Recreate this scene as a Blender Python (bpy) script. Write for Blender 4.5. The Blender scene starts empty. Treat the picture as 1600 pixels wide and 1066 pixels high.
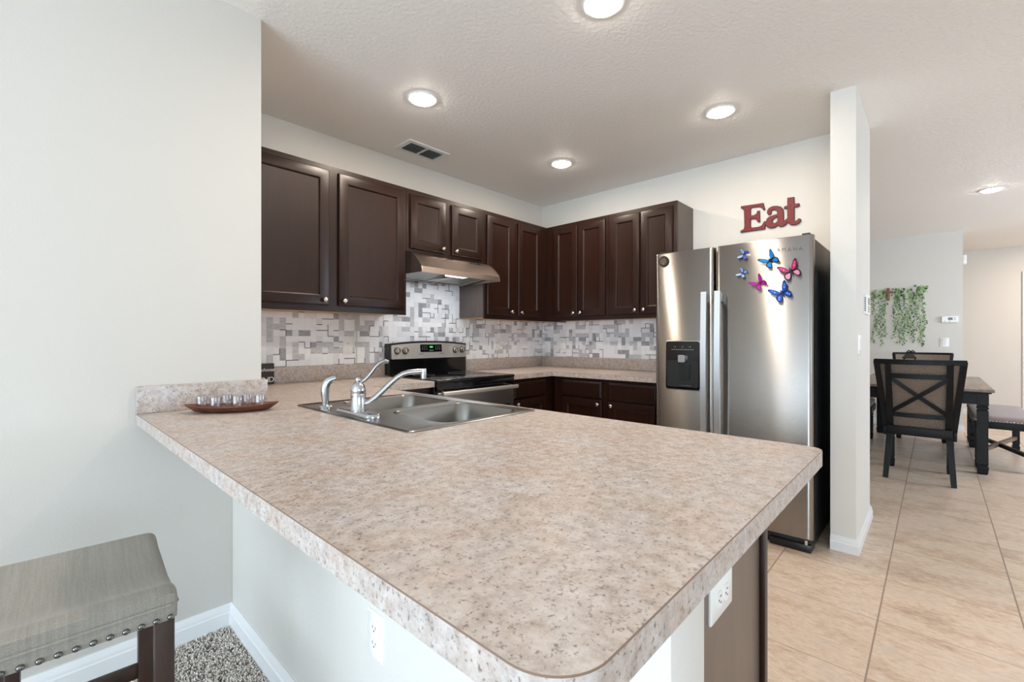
import bpy, bmesh, math, random
from math import sin, cos, pi, radians
from mathutils import Vector, Matrix

C = bpy.context.scene.collection
SC = bpy.context.scene
random.seed(7)

# ------------------------------------------------------------------ camera
cam_d = bpy.data.cameras.new('camera')
cam_d.sensor_fit = 'HORIZONTAL'
cam_d.sensor_width = 36.0
cam_d.lens = 710.28 / 1600 * 36.0
cam_d.shift_y = -(533 - 530.75) / 1600
cam_d.clip_start = 0.02
cam = bpy.data.objects.new('camera', cam_d)
C.objects.link(cam)
cam.location = (-3.7637, -3.0724, 1.1911)
cam.rotation_euler = (pi / 2, 0, 0.7502 - pi / 2)
SC.camera = cam

# ------------------------------------------------------------------ view, world
SC.view_settings.view_transform = 'Standard'
SC.view_settings.look = 'None'
SC.view_settings.gamma = 1.0
SC.view_settings.use_curve_mapping = False
SC.view_settings.exposure = -0.08
SC.cycles.max_bounces = 10
SC.cycles.diffuse_bounces = 6
SC.cycles.glossy_bounces = 5
SC.cycles.sample_clamp_indirect = 6.0
SC.cycles.caustics_reflective = False
SC.cycles.caustics_refractive = False
W = bpy.data.worlds.new('sky')
W.use_nodes = True
W.node_tree.nodes['Background'].inputs[0].default_value = (0.80, 0.90, 1.0, 1)
W.node_tree.nodes['Background'].inputs[1].default_value = 2.5
SC.world = W

CANS = [(-2.174, -0.873), (-0.83, -0.881), (-0.827, -2.099), (-2.109, -2.054), (2.435, -3.456)]
CAN_W = 8.5
CAN_COL = (1.0, 0.82, 0.65)
ZC = 2.6035      # ceiling height


def area(name, loc, rot, sx, sy, power, col, parent=None, shape='RECTANGLE', spread=180):
    d = bpy.data.lights.new(name, 'AREA')
    d.shape = shape
    d.size = sx
    if shape in ('RECTANGLE', 'ELLIPSE'):
        d.size_y = sy
    d.energy = power
    d.color = col
    d.spread = radians(spread)
    o = bpy.data.objects.new(name, d)
    C.objects.link(o)
    o.location = loc
    o.rotation_euler = rot
    if parent:
        o.parent = parent
    return o


# daylight coming in through the windows of the living area (their openings are built below)
area('daylight_sliding_door', (-7.62, -3.35, 1.05), (0, -pi / 2 - 0.22, 0), 2.05, 4.5, 265, (0.68, 0.84, 1.0))
area('daylight_window', (-4.4, -7.12, 1.45), (pi / 2 + 0.22, 0, 0), 2.8, 1.3, 45, (0.68, 0.84, 1.0))
area('daylight_dining_window', (2.6, -7.12, 1.45), (pi / 2 + 0.0, 0, 0), 2.2, 1.3, 200, (0.68, 0.83, 1.0))
area('hall_lamp', (5.55, -4.7, 2.58), (0, 0, 0), 0.3, 0.3, 30, (1.0, 0.80, 0.62))

# ------------------------------------------------------------------ materials


def lin(c):
    return tuple((x / 255 / 12.92) if x / 255 <= 0.04045 else ((x / 255 + 0.055) / 1.055) ** 2.4 for x in c) + (1,)


class NT:
    def __init__(self, name):
        self.m = bpy.data.materials.new(name)
        self.m.use_nodes = True
        self.t = self.m.node_tree
        self.b = self.t.nodes['Principled BSDF']

    def n(self, typ, **kw):
        nd = self.t.nodes.new(typ)
        for k, v in kw.items():
            if k.startswith('i_'):
                key = k[2:]
                key = int(key) if key.isdigit() else key.replace('_', ' ')
                self.put(nd.inputs[key], v)
            else:
                setattr(nd, k, v)
        return nd

    def put(self, sock, v):
        if isinstance(v, bpy.types.NodeSocket):
            self.t.links.new(v, sock)
        elif hasattr(v, 'outputs'):
            self.t.links.new(v.outputs[0], sock)
        else:
            sock.default_value = v

    def set(self, **kw):
        for k, v in kw.items():
            self.put(self.b.inputs[k.replace('_', ' ')], v)

    def math(self, op, a, b=None, c=None):
        nd = self.t.nodes.new('ShaderNodeMath')
        nd.operation = op
        self.put(nd.inputs[0], a)
        if b is not None:
            self.put(nd.inputs[1], b)
        if c is not None:
            self.put(nd.inputs[2], c)
        return nd.outputs[0]

    def ramp(self, fac, stops):
        nd = self.t.nodes.new('ShaderNodeValToRGB')
        self.put(nd.inputs[0], fac)
        cr = nd.color_ramp
        while len(cr.elements) < len(stops):
            cr.elements.new(0.5)
        for e, (p, c) in zip(cr.elements, stops):
            e.position = p
            e.color = c if len(c) == 4 else lin(c)
        return nd.outputs[0]

    def mix(self, fac, a, b, mode='MIX'):
        nd = self.t.nodes.new('ShaderNodeMix')
        nd.data_type = 'RGBA'
        nd.blend_type = mode
        self.put(nd.inputs[0], fac)
        self.put(nd.inputs[6], a)
        self.put(nd.inputs[7], b)
        return nd.outputs[2]

    def coord(self, kind='Object', scale=(1, 1, 1)):
        if kind == 'World':
            s = self.t.nodes.new('ShaderNodeNewGeometry').outputs['Position']
        else:
            s = self.t.nodes.new('ShaderNodeTexCoord').outputs[kind]
        mp = self.t.nodes.new('ShaderNodeMapping')
        mp.inputs['Scale'].default_value = scale
        self.t.links.new(s, mp.inputs[0])
        return mp.outputs[0]

    def noise(self, vec, scale, detail=3, rough=0.5, out='Fac'):
        nd = self.t.nodes.new('ShaderNodeTexNoise')
        self.put(nd.inputs['Vector'], vec)
        nd.inputs['Scale'].default_value = scale
        nd.inputs['Detail'].default_value = detail
        nd.inputs['Roughness'].default_value = rough
        return nd.outputs[out]

    def bump(self, h, strength, dist):
        nd = self.t.nodes.new('ShaderNodeBump')
        self.put(nd.inputs['Height'], h)
        nd.inputs['Strength'].default_value = strength
        nd.inputs['Distance'].default_value = dist
        self.t.links.new(nd.outputs[0], self.b.inputs['Normal'])


def plain(name, col, rough=0.5, metal=0.0, **kw):
    k = NT(name)
    k.set(Base_Color=lin(col), Roughness=rough, Metallic=metal, **kw)
    return k.m


def noisy(name, c1, c2, scale, rough=0.5, metal=0.0, vs=(1, 1, 1), bump=0.0, bdist=0.001, detail=4, coord='Object'):
    k = NT(name)
    v = k.coord(coord, vs)
    f = k.noise(v, scale, detail, 0.6)
    k.set(Base_Color=k.ramp(f, [(0.3, c1), (0.7, c2)]), Roughness=rough, Metallic=metal)
    if bump:
        k.bump(f, bump, bdist)
    return k.m


M = {}


def mk_wall(name, col, bs, scale, dist):
    k = NT(name)
    v = k.coord('World')
    f = k.ramp(k.noise(v, scale, 2, 0.5), [(0.42, (0, 0, 0, 1)), (0.62, (1, 1, 1, 1))])
    k.set(Base_Color=lin(col), Roughness=0.62)
    k.bump(f, bs, dist)
    return k.m


M['wall'] = mk_wall('wall_paint', (216, 212, 205), 0.15, 150, 0.0012)
M['ceiling'] = mk_wall('ceiling_texture', (244, 239, 233), 0.26, 48, 0.003)
M['trim'] = plain('trim_white', (226, 226, 226), 0.35)
M['white_plastic'] = plain('white_plastic', (240, 240, 238), 0.3)
M['grey_plastic'] = plain('grey_plastic', (150, 152, 152), 0.4)
M['dark_slot'] = plain('dark_slot', (45, 43, 42), 0.6)
M['vinyl'] = noisy('cabinet_side_vinyl', (100, 85, 75), (112, 96, 85), 60, 0.33, vs=(1, 1, 0.1))


def mk_wood():
    k = NT('espresso_wood')
    v = k.coord('Object', (1, 1, 0.12))
    f = k.noise(v, 38, 5, 0.65)
    f2 = k.noise(k.coord('Object'), 3.0, 3, 0.5)
    c = k.ramp(f, [(0.25, (25, 12, 7)), (0.75, (45, 22, 13))])
    k.set(Base_Color=k.mix(k.math('MULTIPLY', f2, 0.5), c, lin((44, 21, 13))), Roughness=0.33)
    k.b.inputs['Specular IOR Level'].default_value = 0.32
    k.b.inputs['Coat Weight'].default_value = 0.06
    k.b.inputs['Coat Roughness'].default_value = 0.22
    return k.m


M['wood'] = mk_wood()
M['vinyl_upper'] = noisy('upper_side_vinyl', (74, 64, 58), (86, 75, 68), 60, 0.36, vs=(1, 1, 0.1))
M['maple'] = noisy('maple_underside', (222, 184, 128), (204, 160, 104), 20, 0.5, vs=(0.2, 1, 1))
M['nickel'] = plain('brushed_nickel', (205, 198, 188), 0.24, 1.0)
M['pewter'] = plain('pewter', (128, 126, 124), 0.25, 1.0)
M['chrome'] = plain('chrome', (215, 216, 218), 0.12, 1.0)
M['satin_chrome'] = plain('satin_chrome', (196, 198, 201), 0.2, 1.0)


def mk_laminate():
    k = NT('laminate_stone')
    v = k.coord('World')
    big = k.noise(v, 9, 6, 0.62)
    mid = k.noise(k.coord('World', (1.0, 1.0, 1.0)), 44, 6, 0.72)
    fine = k.noise(v, 170, 3, 0.6)
    base = k.ramp(mid, [(0.30, (122, 105, 95)), (0.42, (162, 147, 137)), (0.52, (186, 174, 166)), (0.68, (208, 201, 197))])
    tint = k.ramp(big, [(0.35, (196, 192, 192)), (0.48, (190, 178, 170)), (0.58, (190, 170, 156)), (0.70, (180, 152, 133))])
    c = k.mix(0.40, base, tint)
    spec = k.ramp(fine, [(0.30, (104, 82, 70)), (0.44, (255, 255, 255)), (0.70, (255, 255, 255))])
    c = k.mix(0.72, c, spec, 'MULTIPLY')
    k.set(Base_Color=c, Roughness=k.math('MULTIPLY_ADD', mid, 0.12, 0.34))
    return k.m


M['laminate'] = mk_laminate()
M['lam_line'] = plain('laminate_seam', (128, 104, 88), 0.5)


def mk_tile():
    k = NT('floor_tile_stone')
    pos = k.t.nodes.new('ShaderNodeNewGeometry').outputs['Position']
    sp = k.n('ShaderNodeSeparateXYZ', i_0=pos)
    T = 0.4477
    fx = k.math('DIVIDE', k.math('ADD', sp.outputs[0], 1.7432 + T * 40), T)
    fy = k.math('DIVIDE', k.math('ADD', sp.outputs[1], 2.8919 + T * 40), T)
    ex = k.math('ABSOLUTE', k.math('SUBTRACT', k.math('FRACT', fx), 0.5))
    ey = k.math('ABSOLUTE', k.math('SUBTRACT', k.math('FRACT', fy), 0.5))
    gx = k.math('GREATER_THAN', ex, 0.5 - 0.0037)
    gy = k.math('GREATER_THAN', ey, 0.5 - 0.0066)
    g = k.math('MAXIMUM', gx, gy)
    cid = k.n('ShaderNodeCombineXYZ', i_0=k.math('FLOOR', fx), i_1=k.math('FLOOR', fy))
    wn = k.n('ShaderNodeTexWhiteNoise', i_Vector=cid.outputs[0])
    off = k.n('ShaderNodeVectorMath', operation='SCALE', i_0=wn.outputs['Color'])
    off.inputs['Scale'].default_value = 25.0
    mp = k.n('ShaderNodeMapping', i_0=pos)
    mp.inputs['Scale'].default_value = (1.0, 0.45, 1.0)
    vec = k.n('ShaderNodeVectorMath', operation='ADD', i_0=mp.outputs[0], i_1=off.outputs[0])
    f = k.noise(vec.outputs[0], 7.5, 7, 0.66)
    f2 = k.noise(vec.outputs[0], 60, 5, 0.75)
    c = k.ramp(f, [(0.30, (158, 128, 107)), (0.43, (199, 172, 149)), (0.54, (217, 197, 177)), (0.70, (200, 188, 176))])
    c = k.mix(0.42, c, k.ramp(f2, [(0.35, (176, 150, 130)), (0.6, (224, 208, 192))]))
    c = k.mix(k.math('MULTIPLY', wn.outputs['Value'], 0.16), c, lin((196, 170, 146)))
    c = k.mix(g, c, lin((152, 134, 120)))
    k.set(Base_Color=c, Roughness=k.math('MULTIPLY_ADD', g, 0.4, 0.33))
    k.bump(k.math('SUBTRACT', 1.0, g), 0.4, 0.002)
    return k.m


M['tile'] = mk_tile()
M['carpet'] = noisy('carpet_backing', (140, 132, 124), (184, 176, 167), 90, 0.95, bump=0.8, bdist=0.006, coord='World')
M['tuft_a'] = plain('carpet_yarn_light', (236, 229, 220), 0.95)
M['tuft_b'] = plain('carpet_yarn_mid', (216, 207, 197), 0.95)
M['tuft_c'] = plain('carpet_yarn_dark', (124, 115, 107), 0.95)


def mk_steel(name, col, rough, aniso, vs=(1, 1, 40)):
    k = NT(name)
    v = k.coord('Object', vs)
    f = k.noise(v, 30, 3, 0.6)
    tg = k.n('ShaderNodeTangent', direction_type='UV_MAP')
    k.set(Base_Color=lin(col), Metallic=1.0, Roughness=k.math('MULTIPLY_ADD', f, 0.08, rough - 0.04))
    k.b.inputs['Anisotropic'].default_value = aniso
    k.b.inputs['Anisotropic Rotation'].default_value = 0.25
    k.t.links.new(tg.outputs[0], k.b.inputs['Tangent'])
    return k.m


M['steel_door'] = mk_steel('brushed_steel_door', (160, 156, 152), 0.26, 0.97)
M['steel'] = plain('stainless', (188, 184, 180), 0.30, 1.0)
M['steel_panel'] = plain('stainless_panel', (206, 203, 199), 0.40, 0.72)
M['handle_metal'] = plain('satin_handle', (214, 216, 218), 0.38, 0.85)
M['steel_hood'] = plain('stainless_hood', (196, 180, 170), 0.30, 1.0)
M['steel_sink'] = plain('stainless_sink', (142, 140, 136), 0.28, 1.0)
M['black_gloss'] = plain('black_gloss', (14, 14, 16), 0.12)
M['black_satin'] = plain('black_satin', (24, 24, 26), 0.34)
M['black_matte'] = plain('black_matte', (18, 18, 18), 0.6)
M['fridge_side'] = plain('charcoal_enamel', (30, 30, 32), 0.38)
M['glass_black'] = plain('cooktop_glass', (20, 20, 21), 0.09)
M['display_green'] = plain('display_green', (20, 120, 40), 0.5, Emission_Color=lin((60, 230, 90)), Emission_Strength=0.8)
M['display_marks'] = plain('display_marks', (120, 124, 126), 0.5)
M['filter'] = noisy('filter_mesh', (120, 124, 122), (206, 210, 206), 260, 0.4, 0.6, bump=0.6, bdist=0.001)
M['lens'] = plain('lamp_lens', (255, 255, 255), 0.4, Emission_Color=(1.0, 0.93, 0.82, 1), Emission_Strength=90.0)
M['hood_lens'] = plain('hood_lamp_lens', (255, 255, 255), 0.4, Emission_Color=(0.93, 0.97, 1.0, 1), Emission_Strength=2.5)
M['red'] = noisy('red_paint', (104, 14, 16), (122, 22, 22), 60, 0.55)
M['red_edge'] = plain('dark_red_edge', (72, 22, 24), 0.55)
M['sign_black'] = noisy('sign_black', (38, 32, 30), (52, 44, 40), 60, 0.6)
M['sign_white'] = plain('sign_lettering', (235, 232, 226), 0.6)
M['tray'] = noisy('acacia_wood', (62, 30, 18), (122, 66, 38), 26, 0.4, vs=(0.15, 1, 1))


def mk_glass(name, tint=(1, 1, 1, 1), frac=0.82):
    k = NT(name)
    out = k.t.nodes['Material Output']
    tr = k.n('ShaderNodeBsdfTransparent')
    tr.inputs[0].default_value = tint
    gl = k.n('ShaderNodeBsdfGlossy')
    gl.inputs['Roughness'].default_value = 0.03
    fr = k.n('ShaderNodeLayerWeight')
    fr.inputs[0].default_value = frac
    mx = k.n('ShaderNodeMixShader')
    k.t.links.new(k.math('MINIMUM', k.math('MULTIPLY', fr.outputs['Fresnel'], 0.6), 0.16), mx.inputs[0])
    k.t.links.new(tr.outputs[0], mx.inputs[1])
    k.t.links.new(gl.outputs[0], mx.inputs[2])
    k.t.links.new(mx.outputs[0], out.inputs[0])
    return k.m


M['glass'] = mk_glass('shot_glass', (0.965, 0.96, 0.975, 1), 0.55)
M['pane'] = mk_glass('window_pane', (0.97, 0.98, 0.98, 1), 0.3)


def mk_fabric(name, c1, c2, sc=420, stripes=True):
    k = NT(name)
    v = k.coord('Object', (1, 1, 1))
    f = k.noise(v, sc, 2, 0.6)
    g = k.noise(k.coord('Object', (12, 0.5, 0.5)), 14, 3, 0.6)
    c = k.ramp(f, [(0.3, c1), (0.7, c2)])
    if stripes:
        c = k.mix(0.35, c, k.ramp(g, [(0.35, c1), (0.65, c2)]))
    k.set(Base_Color=c, Roughness=0.85)
    k.b.inputs['Sheen Weight'].default_value = 0.15
    k.bump(f, 0.35, 0.001)
    return k.m


M['linen'] = mk_fabric('grey_linen', (128, 122, 112), (158, 152, 142))
M['tweed'] = mk_fabric('brown_tweed', (74, 62, 54), (158, 140, 124), 260, False)
M['tweed_light'] = mk_fabric('mauve_tweed', (118, 104, 102), (170, 154, 150), 260, False)
M['stool_wood'] = noisy('stool_wood', (38, 23, 16), (60, 38, 28), 30, 0.42, vs=(1, 1, 0.15))
M['black_paint'] = noisy('distressed_black', (9, 9, 10), (17, 17, 19), 30, 0.5)
M['black_paint'].node_tree.nodes['Principled BSDF'].inputs['Specular IOR Level'].default_value = 0.28
M['table_wood'] = noisy('weathered_table_top', (104, 92, 82), (146, 132, 120), 22, 0.36, vs=(0.12, 1, 1))
M['brown_wood'] = noisy('stretcher_wood', (86, 68, 56), (112, 90, 74), 25, 0.45)
M['leaf_a'] = plain('leaf_green', (92, 132, 66), 0.6)
M['leaf_b'] = plain('leaf_dark_green', (52, 84, 44), 0.6)
M['leaf_c'] = plain('leaf_pale_green', (142, 172, 112), 0.6)
M['cross'] = noisy('cross_wood', (108, 80, 56), (142, 108, 78), 40, 0.5)
M['lcd'] = plain('lcd_grey', (96, 104, 104), 0.3)
for nm, c in dict(w_blue=(44, 84, 190), w_sky=(150, 186, 232), w_cyan=(26, 136, 214), w_navy=(22, 40, 92), w_black=(18, 18, 24),
                  w_pink=(204, 40, 112), w_rose=(226, 150, 178), w_purple=(168, 36, 160), w_plum=(116, 26, 70), w_royal=(30, 88, 196)).items():
    M[nm] = plain(nm, c, 0.3)
M['bronze'] = plain('bronze_mark', (150, 120, 92), 0.45, 0.4)
M['seam'] = plain('tile_seam', (196, 204, 188), 0.5)


def mk_bs(name, c1, c2, stripe):
    k = NT(name)
    v = k.coord('World', (1, 1, 14) if stripe else (1, 1, 1))
    f = k.noise(v, 26 if stripe else 12, 3, 0.6)
    k.set(Base_Color=k.ramp(f, [(0.35, c1), (0.65, c2)]), Roughness=0.28)
    return k.m


M['bs0'] = mk_bs('mosaic_white', (247, 247, 249), (238, 238, 241), False)
M['bs1'] = mk_bs('mosaic_pearl', (240, 240, 242), (224, 224, 227), True)
M['bs2'] = mk_bs('mosaic_grey_striped', (174, 174, 178), (220, 220, 223), True)
M['bs3'] = mk_bs('mosaic_dark_striped', (130, 130, 135), (182, 182, 187), True)
M['bs4'] = plain('mosaic_printed_edge', (84, 84, 88), 0.4)  # dark relief edges printed on the vinyl itself, part of its pattern
M['bs5'] = plain('mosaic_joint', (222, 222, 225), 0.5)

# ------------------------------------------------------------------ mesh helper


def rrect(cx, cy, hx, hy, r, n=6):
    pts = []
    for qx, qy, a0 in ((1, 1, 0), (-1, 1, 90), (-1, -1, 180), (1, -1, 270)):
        for i in range(n + 1):
            a = radians(a0 + 90 * i / n)
            pts.append((cx + qx * (hx - r) + r * cos(a), cy + qy * (hy - r) + r * sin(a)))
    return pts


class MB:
    def __init__(self):
        self.bm = bmesh.new()
        self.mi = 0

    def f(self, vs):
        try:
            fa = self.bm.faces.new(vs)
            fa.material_index = self.mi
            return fa
        except ValueError:
            return None

    def box(self, a, b, bev=0.0, seg=2, mat=None):
        lo = [min(a[i], b[i]) for i in range(3)]
        hi = [max(a[i], b[i]) for i in range(3)]
        t = bmesh.new()
        r = bmesh.ops.create_cube(t, size=1.0)
        for v in r['verts']:
            v.co = Vector([(lo[i] + hi[i]) / 2 + v.co[i] * (hi[i] - lo[i]) for i in range(3)])
        if bev:
            bmesh.ops.bevel(t, geom=t.edges[:] + t.verts[:], offset=bev, segments=seg, affect='EDGES', profile=0.5)
        self.merge(t, mat)
        return self

    def merge(self, t, mat=None):
        mp = {}
        for v in t.verts:
            mp[v] = self.bm.verts.new(mat @ v.co if mat else v.co)
        for fa in t.faces:
            self.f([mp[v] for v in fa.verts])
        t.free()

    def loft(self, rings, close=True, cap0=True, cap1=True):
        vr = [[self.bm.verts.new(p) for p in r] for r in rings]
        n = len(vr[0])
        for a, b in zip(vr, vr[1:]):
            for i in range(n if close else n - 1):
                j = (i + 1) % n
                self.f([a[i], a[j], b[j], b[i]])
        if cap0:
            self.f(list(reversed(vr[0])))
        if cap1:
            self.f(vr[-1])
        return vr

    def lathe(self, prof, n=24, mat=None, cap=True):
        # prof: (radius, z)
        rings = []
        for r, z in prof:
            ring = [Vector((r * cos(2 * pi * i / n), r * sin(2 * pi * i / n), z)) for i in range(n)]
            rings.append([mat @ p for p in ring] if mat else ring)
        self.loft(rings, True, cap, cap)
        return self

    def cyl(self, p0, p1, r0, r1=None, n=16):
        r1 = r0 if r1 is None else r1
        self.tube([p0, p1], [r0, r1], n)
        return self

    def tube(self, pts, radii, n=10, flat=1.0, up=None):
        pts = [Vector(p) for p in pts]
        if not isinstance(radii, (list, tuple)):
            radii = [radii] * len(pts)
        prev = None
        rings = []
        for i, p in enumerate(pts):
            d = (pts[min(i + 1, len(pts) - 1)] - pts[max(i - 1, 0)]).normalized()
            if prev is None:
                u = Vector(up) if up else (Vector((0, 0, 1)) if abs(d.z) < 0.9 else Vector((1, 0, 0)))
                s = d.cross(u).normalized()
            else:
                s = (prev - d * prev.dot(d)).normalized()
            prev = s
            t = d.cross(s)
            rings.append([p + (s * cos(2 * pi * k / n) + t * sin(2 * pi * k / n) * flat) * radii[i] for k in range(n)])
        self.loft(rings)
        return self

    def bar(self, pts, w, t, side):
        # rectangular bar along pts; w measured along 'side' vectors, t across
        pts = [Vector(p) for p in pts]
        sides = side if isinstance(side, list) else [side] * len(pts)
        rings = []
        for i, p in enumerate(pts):
            d = (pts[min(i + 1, len(pts) - 1)] - pts[max(i - 1, 0)]).normalized()
            s = Vector(sides[i])
            s = (s - d * s.dot(d)).normalized()
            nn = d.cross(s)
            ww = w[i] if isinstance(w, list) else w
            rings.append([p + s * (ww / 2) * a + nn * (t / 2) * b for a, b in ((1, 1), (-1, 1), (-1, -1), (1, -1))])
        self.loft(rings)
        return self

    def prism(self, poly, axis, a, b):
        # poly of 2-D points; axis x: (y,z), y: (x,z), z: (x,y)
        def P(p, c):
            return {'x': (c, p[0], p[1]), 'y': (p[0], c, p[1]), 'z': (p[0], p[1], c)}[axis]
        self.loft([[P(p, a) for p in poly], [P(p, b) for p in poly]])
        return self

    def nested(self, O, U, N, w, h, rings):
        # door-like panel: O lower corner on back plane, U along width, z up, N outward; rings (inset, depth)
        O, U, N = Vector(O), Vector(U), Vector(N)
        Z = Vector((0, 0, 1))
        R = []
        for ins, d in rings:
            R.append([O + U * a + Z * b + N * d for a, b in ((ins, ins), (w - ins, ins), (w - ins, h - ins), (ins, h - ins))])
        self.loft(R)
        return self

    def fill(self, loops, z, flip=False):
        # planar face with holes at height z from closed 2-D loops
        t = bmesh.new()
        es = []
        for lp in loops:
            vs = [t.verts.new((p[0], p[1], z)) for p in lp]
            for i in range(len(vs)):
                es.append(t.edges.new((vs[i], vs[(i + 1) % len(vs)])))
        bmesh.ops.triangle_fill(t, edges=es, use_beauty=True)
        self.merge(t)
        return self

    def wall_loop(self, lp, z0, z1):
        self.loft([[(p[0], p[1], z0) for p in lp], [(p[0], p[1], z1) for p in lp]], True, False, False)

    def build(self, name, mats, parent=None, origin=None, smooth=35, uv=None, keep=False):
        bm = self.bm
        if not keep:
            bmesh.ops.remove_doubles(bm, verts=bm.verts[:], dist=1e-5)
        bmesh.ops.recalc_face_normals(bm, faces=bm.faces[:])
        off = Vector((0, 0, 0))
        p = parent
        while p is not None:
            off += p.location
            p = p.parent
        if origin is not None:
            off = Vector(origin)
        if off.length > 0:
            bmesh.ops.translate(bm, verts=bm.verts[:], vec=-off)
        me = bpy.data.meshes.new(name)
        bm.to_mesh(me)
        if uv:
            lay = me.uv_layers.new(name='UVMap')
            ix = ['xyz'.index(c) for c in uv]
            for lp in me.loops:
                co = me.vertices[lp.vertex_index].co
                lay.data[lp.index].uv = (co[ix[0]], co[ix[1]])
        bm.free()
        for m in (mats if isinstance(mats, (list, tuple)) else [mats]):
            me.materials.append(M[m])
        if smooth:
            me.polygons.foreach_set('use_smooth', [True] * len(me.polygons))
            me.set_sharp_from_angle(angle=radians(smooth))
        o = bpy.data.objects.new(name, me)
        C.objects.link(o)
        if parent:
            o.parent = parent
        elif origin is not None:
            o.location = origin
        return o


def tag(o, label, cat, group=None, kind=None):
    o['label'] = label
    o['category'] = cat
    if group:
        o['group'] = group
    if kind:
        o['kind'] = kind
    return o


def thing(name, label, cat, loc=(0, 0, 0), group=None):
    o = bpy.data.objects.new(name, None)
    o.empty_display_size = 0.1
    C.objects.link(o)
    o.location = loc
    return tag(o, label, cat, group)


def struct(o):
    o['kind'] = 'structure'
    return o


def copy_tree(o, parent=None):
    c = o.copy()
    C.objects.link(c)
    if parent:
        c.parent = parent
    for ch in list(o.children):
        copy_tree(ch, c)
    return c


# ------------------------------------------------------------------ room shell
X0, X1, Y0, Y1 = -7.5, 6.5, -7.0, 0.0
YL, XE = -0.894, -3.049         # left wall face and its end
b = MB(); b.box((-3.17, Y0 - 0.1, -0.1), (X1 + 0.1, 0.1, 0)); struct(b.build('floor', 'tile'))
b = MB(); b.box((X0 - 0.1, Y0 - 0.1, -0.1), (-3.17, 0.1, -0.016)); struct(b.build('floor_carpet', 'carpet'))
b = MB(); b.box((X0 - 0.1, Y0 - 0.1, ZC), (X1 + 0.1, 0.1, ZC + 0.1)); struct(b.build('ceiling', 'ceiling'))
b = MB(); b.box((X0, YL, 0), (XE, 0.1, ZC), 0.004, 2); struct(b.build('wall_left', 'wall'))
b = MB(); b.box((XE, 0, 0), (X1, 0.1, ZC)); struct(b.build('wall_back', 'wall'))
b = MB()
b.prism([(0, 0), (0, -2.632), (-0.623, -2.632), (-0.623, -2.750), (0.098, -2.750), (0.098, 0)], 'z', 0, ZC)
struct(b.build('wall_right', 'wall'))
b = MB(); b.box((-3.163, -2.809, 0), (-3.039, YL, 0.874), 0.004, 2); struct(b.build('wall_peninsula', 'wall'))
b = MB(); b.box((4.5, -3.33, 0), (4.62, 0, ZC)); struct(b.build('wall_dining', 'wall'))
b = MB(); b.box((X1, Y0, 0), (X1 + 0.1, 0.1, ZC)); struct(b.build('wall_hall', 'wall'))


def wall_with_hole(name, axis, c0, c1, a0, a1, h0, h1, z0, z1):
    m = MB()
    segs = [(a0, h0, 0, ZC), (h1, a1, 0, ZC), (h0, h1, z1, ZC)]
    if z0 > 0:
        segs.append((h0, h1, 0, z0))
    for s0, s1, q0, q1 in segs:
        if axis == 'x':
            m.box((c0, s0, q0), (c1, s1, q1))
        else:
            m.box((s0, c0, q0), (s1, c1, q1))
    return struct(m.build(name, 'wall'))


wall_with_hole('wall_living', 'x', X0 - 0.1, X0, Y0, 0.1, -5.6, -1.1, 0, 2.1)
m = MB()
for s0, s1, q0, q1 in ((X0, -5.8, 0, ZC), (-3.0, 1.5, 0, ZC), (3.7, X1, 0, ZC), (-5.8, -3.0, 0, 0.8), (-5.8, -3.0, 2.1, ZC), (1.5, 3.7, 0, 0.8), (1.5, 3.7, 2.1, ZC)):
    m.box((s0, Y0 - 0.1, q0), (s1, Y0, q1))
struct(m.build('wall_front', 'wall'))


def window(name, axis, c, a0, a1, z0, z1, parts):
    m = MB()
    t = 0.05
    bars = [(a0, a1, z0, z0 + t), (a0, a1, z1 - t, z1), (a0, a0 + t, z0, z1), (a1 - t, a1, z0, z1)]
    for i in range(1, parts):
        q = a0 + (a1 - a0) * i / parts
        bars.append((q - t / 2, q + t / 2, z0, z1))
    for s0, s1, q0, q1 in bars:
        if axis == 'x':
            m.box((c - 0.03, s0, q0), (c + 0.03, s1, q1))
        else:
            m.box((s0, c - 0.03, q0), (s1, c + 0.03, q1))
    o = struct(m.build(name, 'trim'))
    p = MB()
    if axis == 'x':
        p.box((c - 0.003, a0 + t, z0 + t), (c + 0.003, a1 - t, z1 - t))
    else:
        p.box((a0 + t, c - 0.003, z0 + t), (a1 - t, c + 0.003, z1 - t))
    p.build('pane', 'pane', o)


window('window_1', 'x', X0 - 0.05, -5.6, -1.1, 0.0, 2.1, 3)
window('window_2', 'y', Y0 - 0.05, -5.8, -3.0, 0.8, 2.1, 2)
window('window_3', 'y', Y0 - 0.05, 1.5, 3.7, 0.8, 2.1, 2)

BP = [(0, -0.016), (0.015, -0.016), (0.015, 0.048), (0.011, 0.053), (0.011, 0.066), (0.006, 0.074), (0.004, 0.083), (0, 0.083)]


def baseboard(name, a, c, nrm, ext0=0.0, ext1=0.0):
    a, c, nrm = Vector((*a, 0)), Vector((*c, 0)), Vector((*nrm, 0))
    d = (c - a).normalized()
    rings = []
    for p, sgn, ext in ((a, -1, ext0), (c, 1, ext1)):
        rings.append([p + nrm * q[0] + Vector((0, 0, q[1])) + d * sgn * ext * q[0] for q in BP])
    m = MB()
    m.loft(rings)
    return struct(m.build(name, 'trim'))


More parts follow.
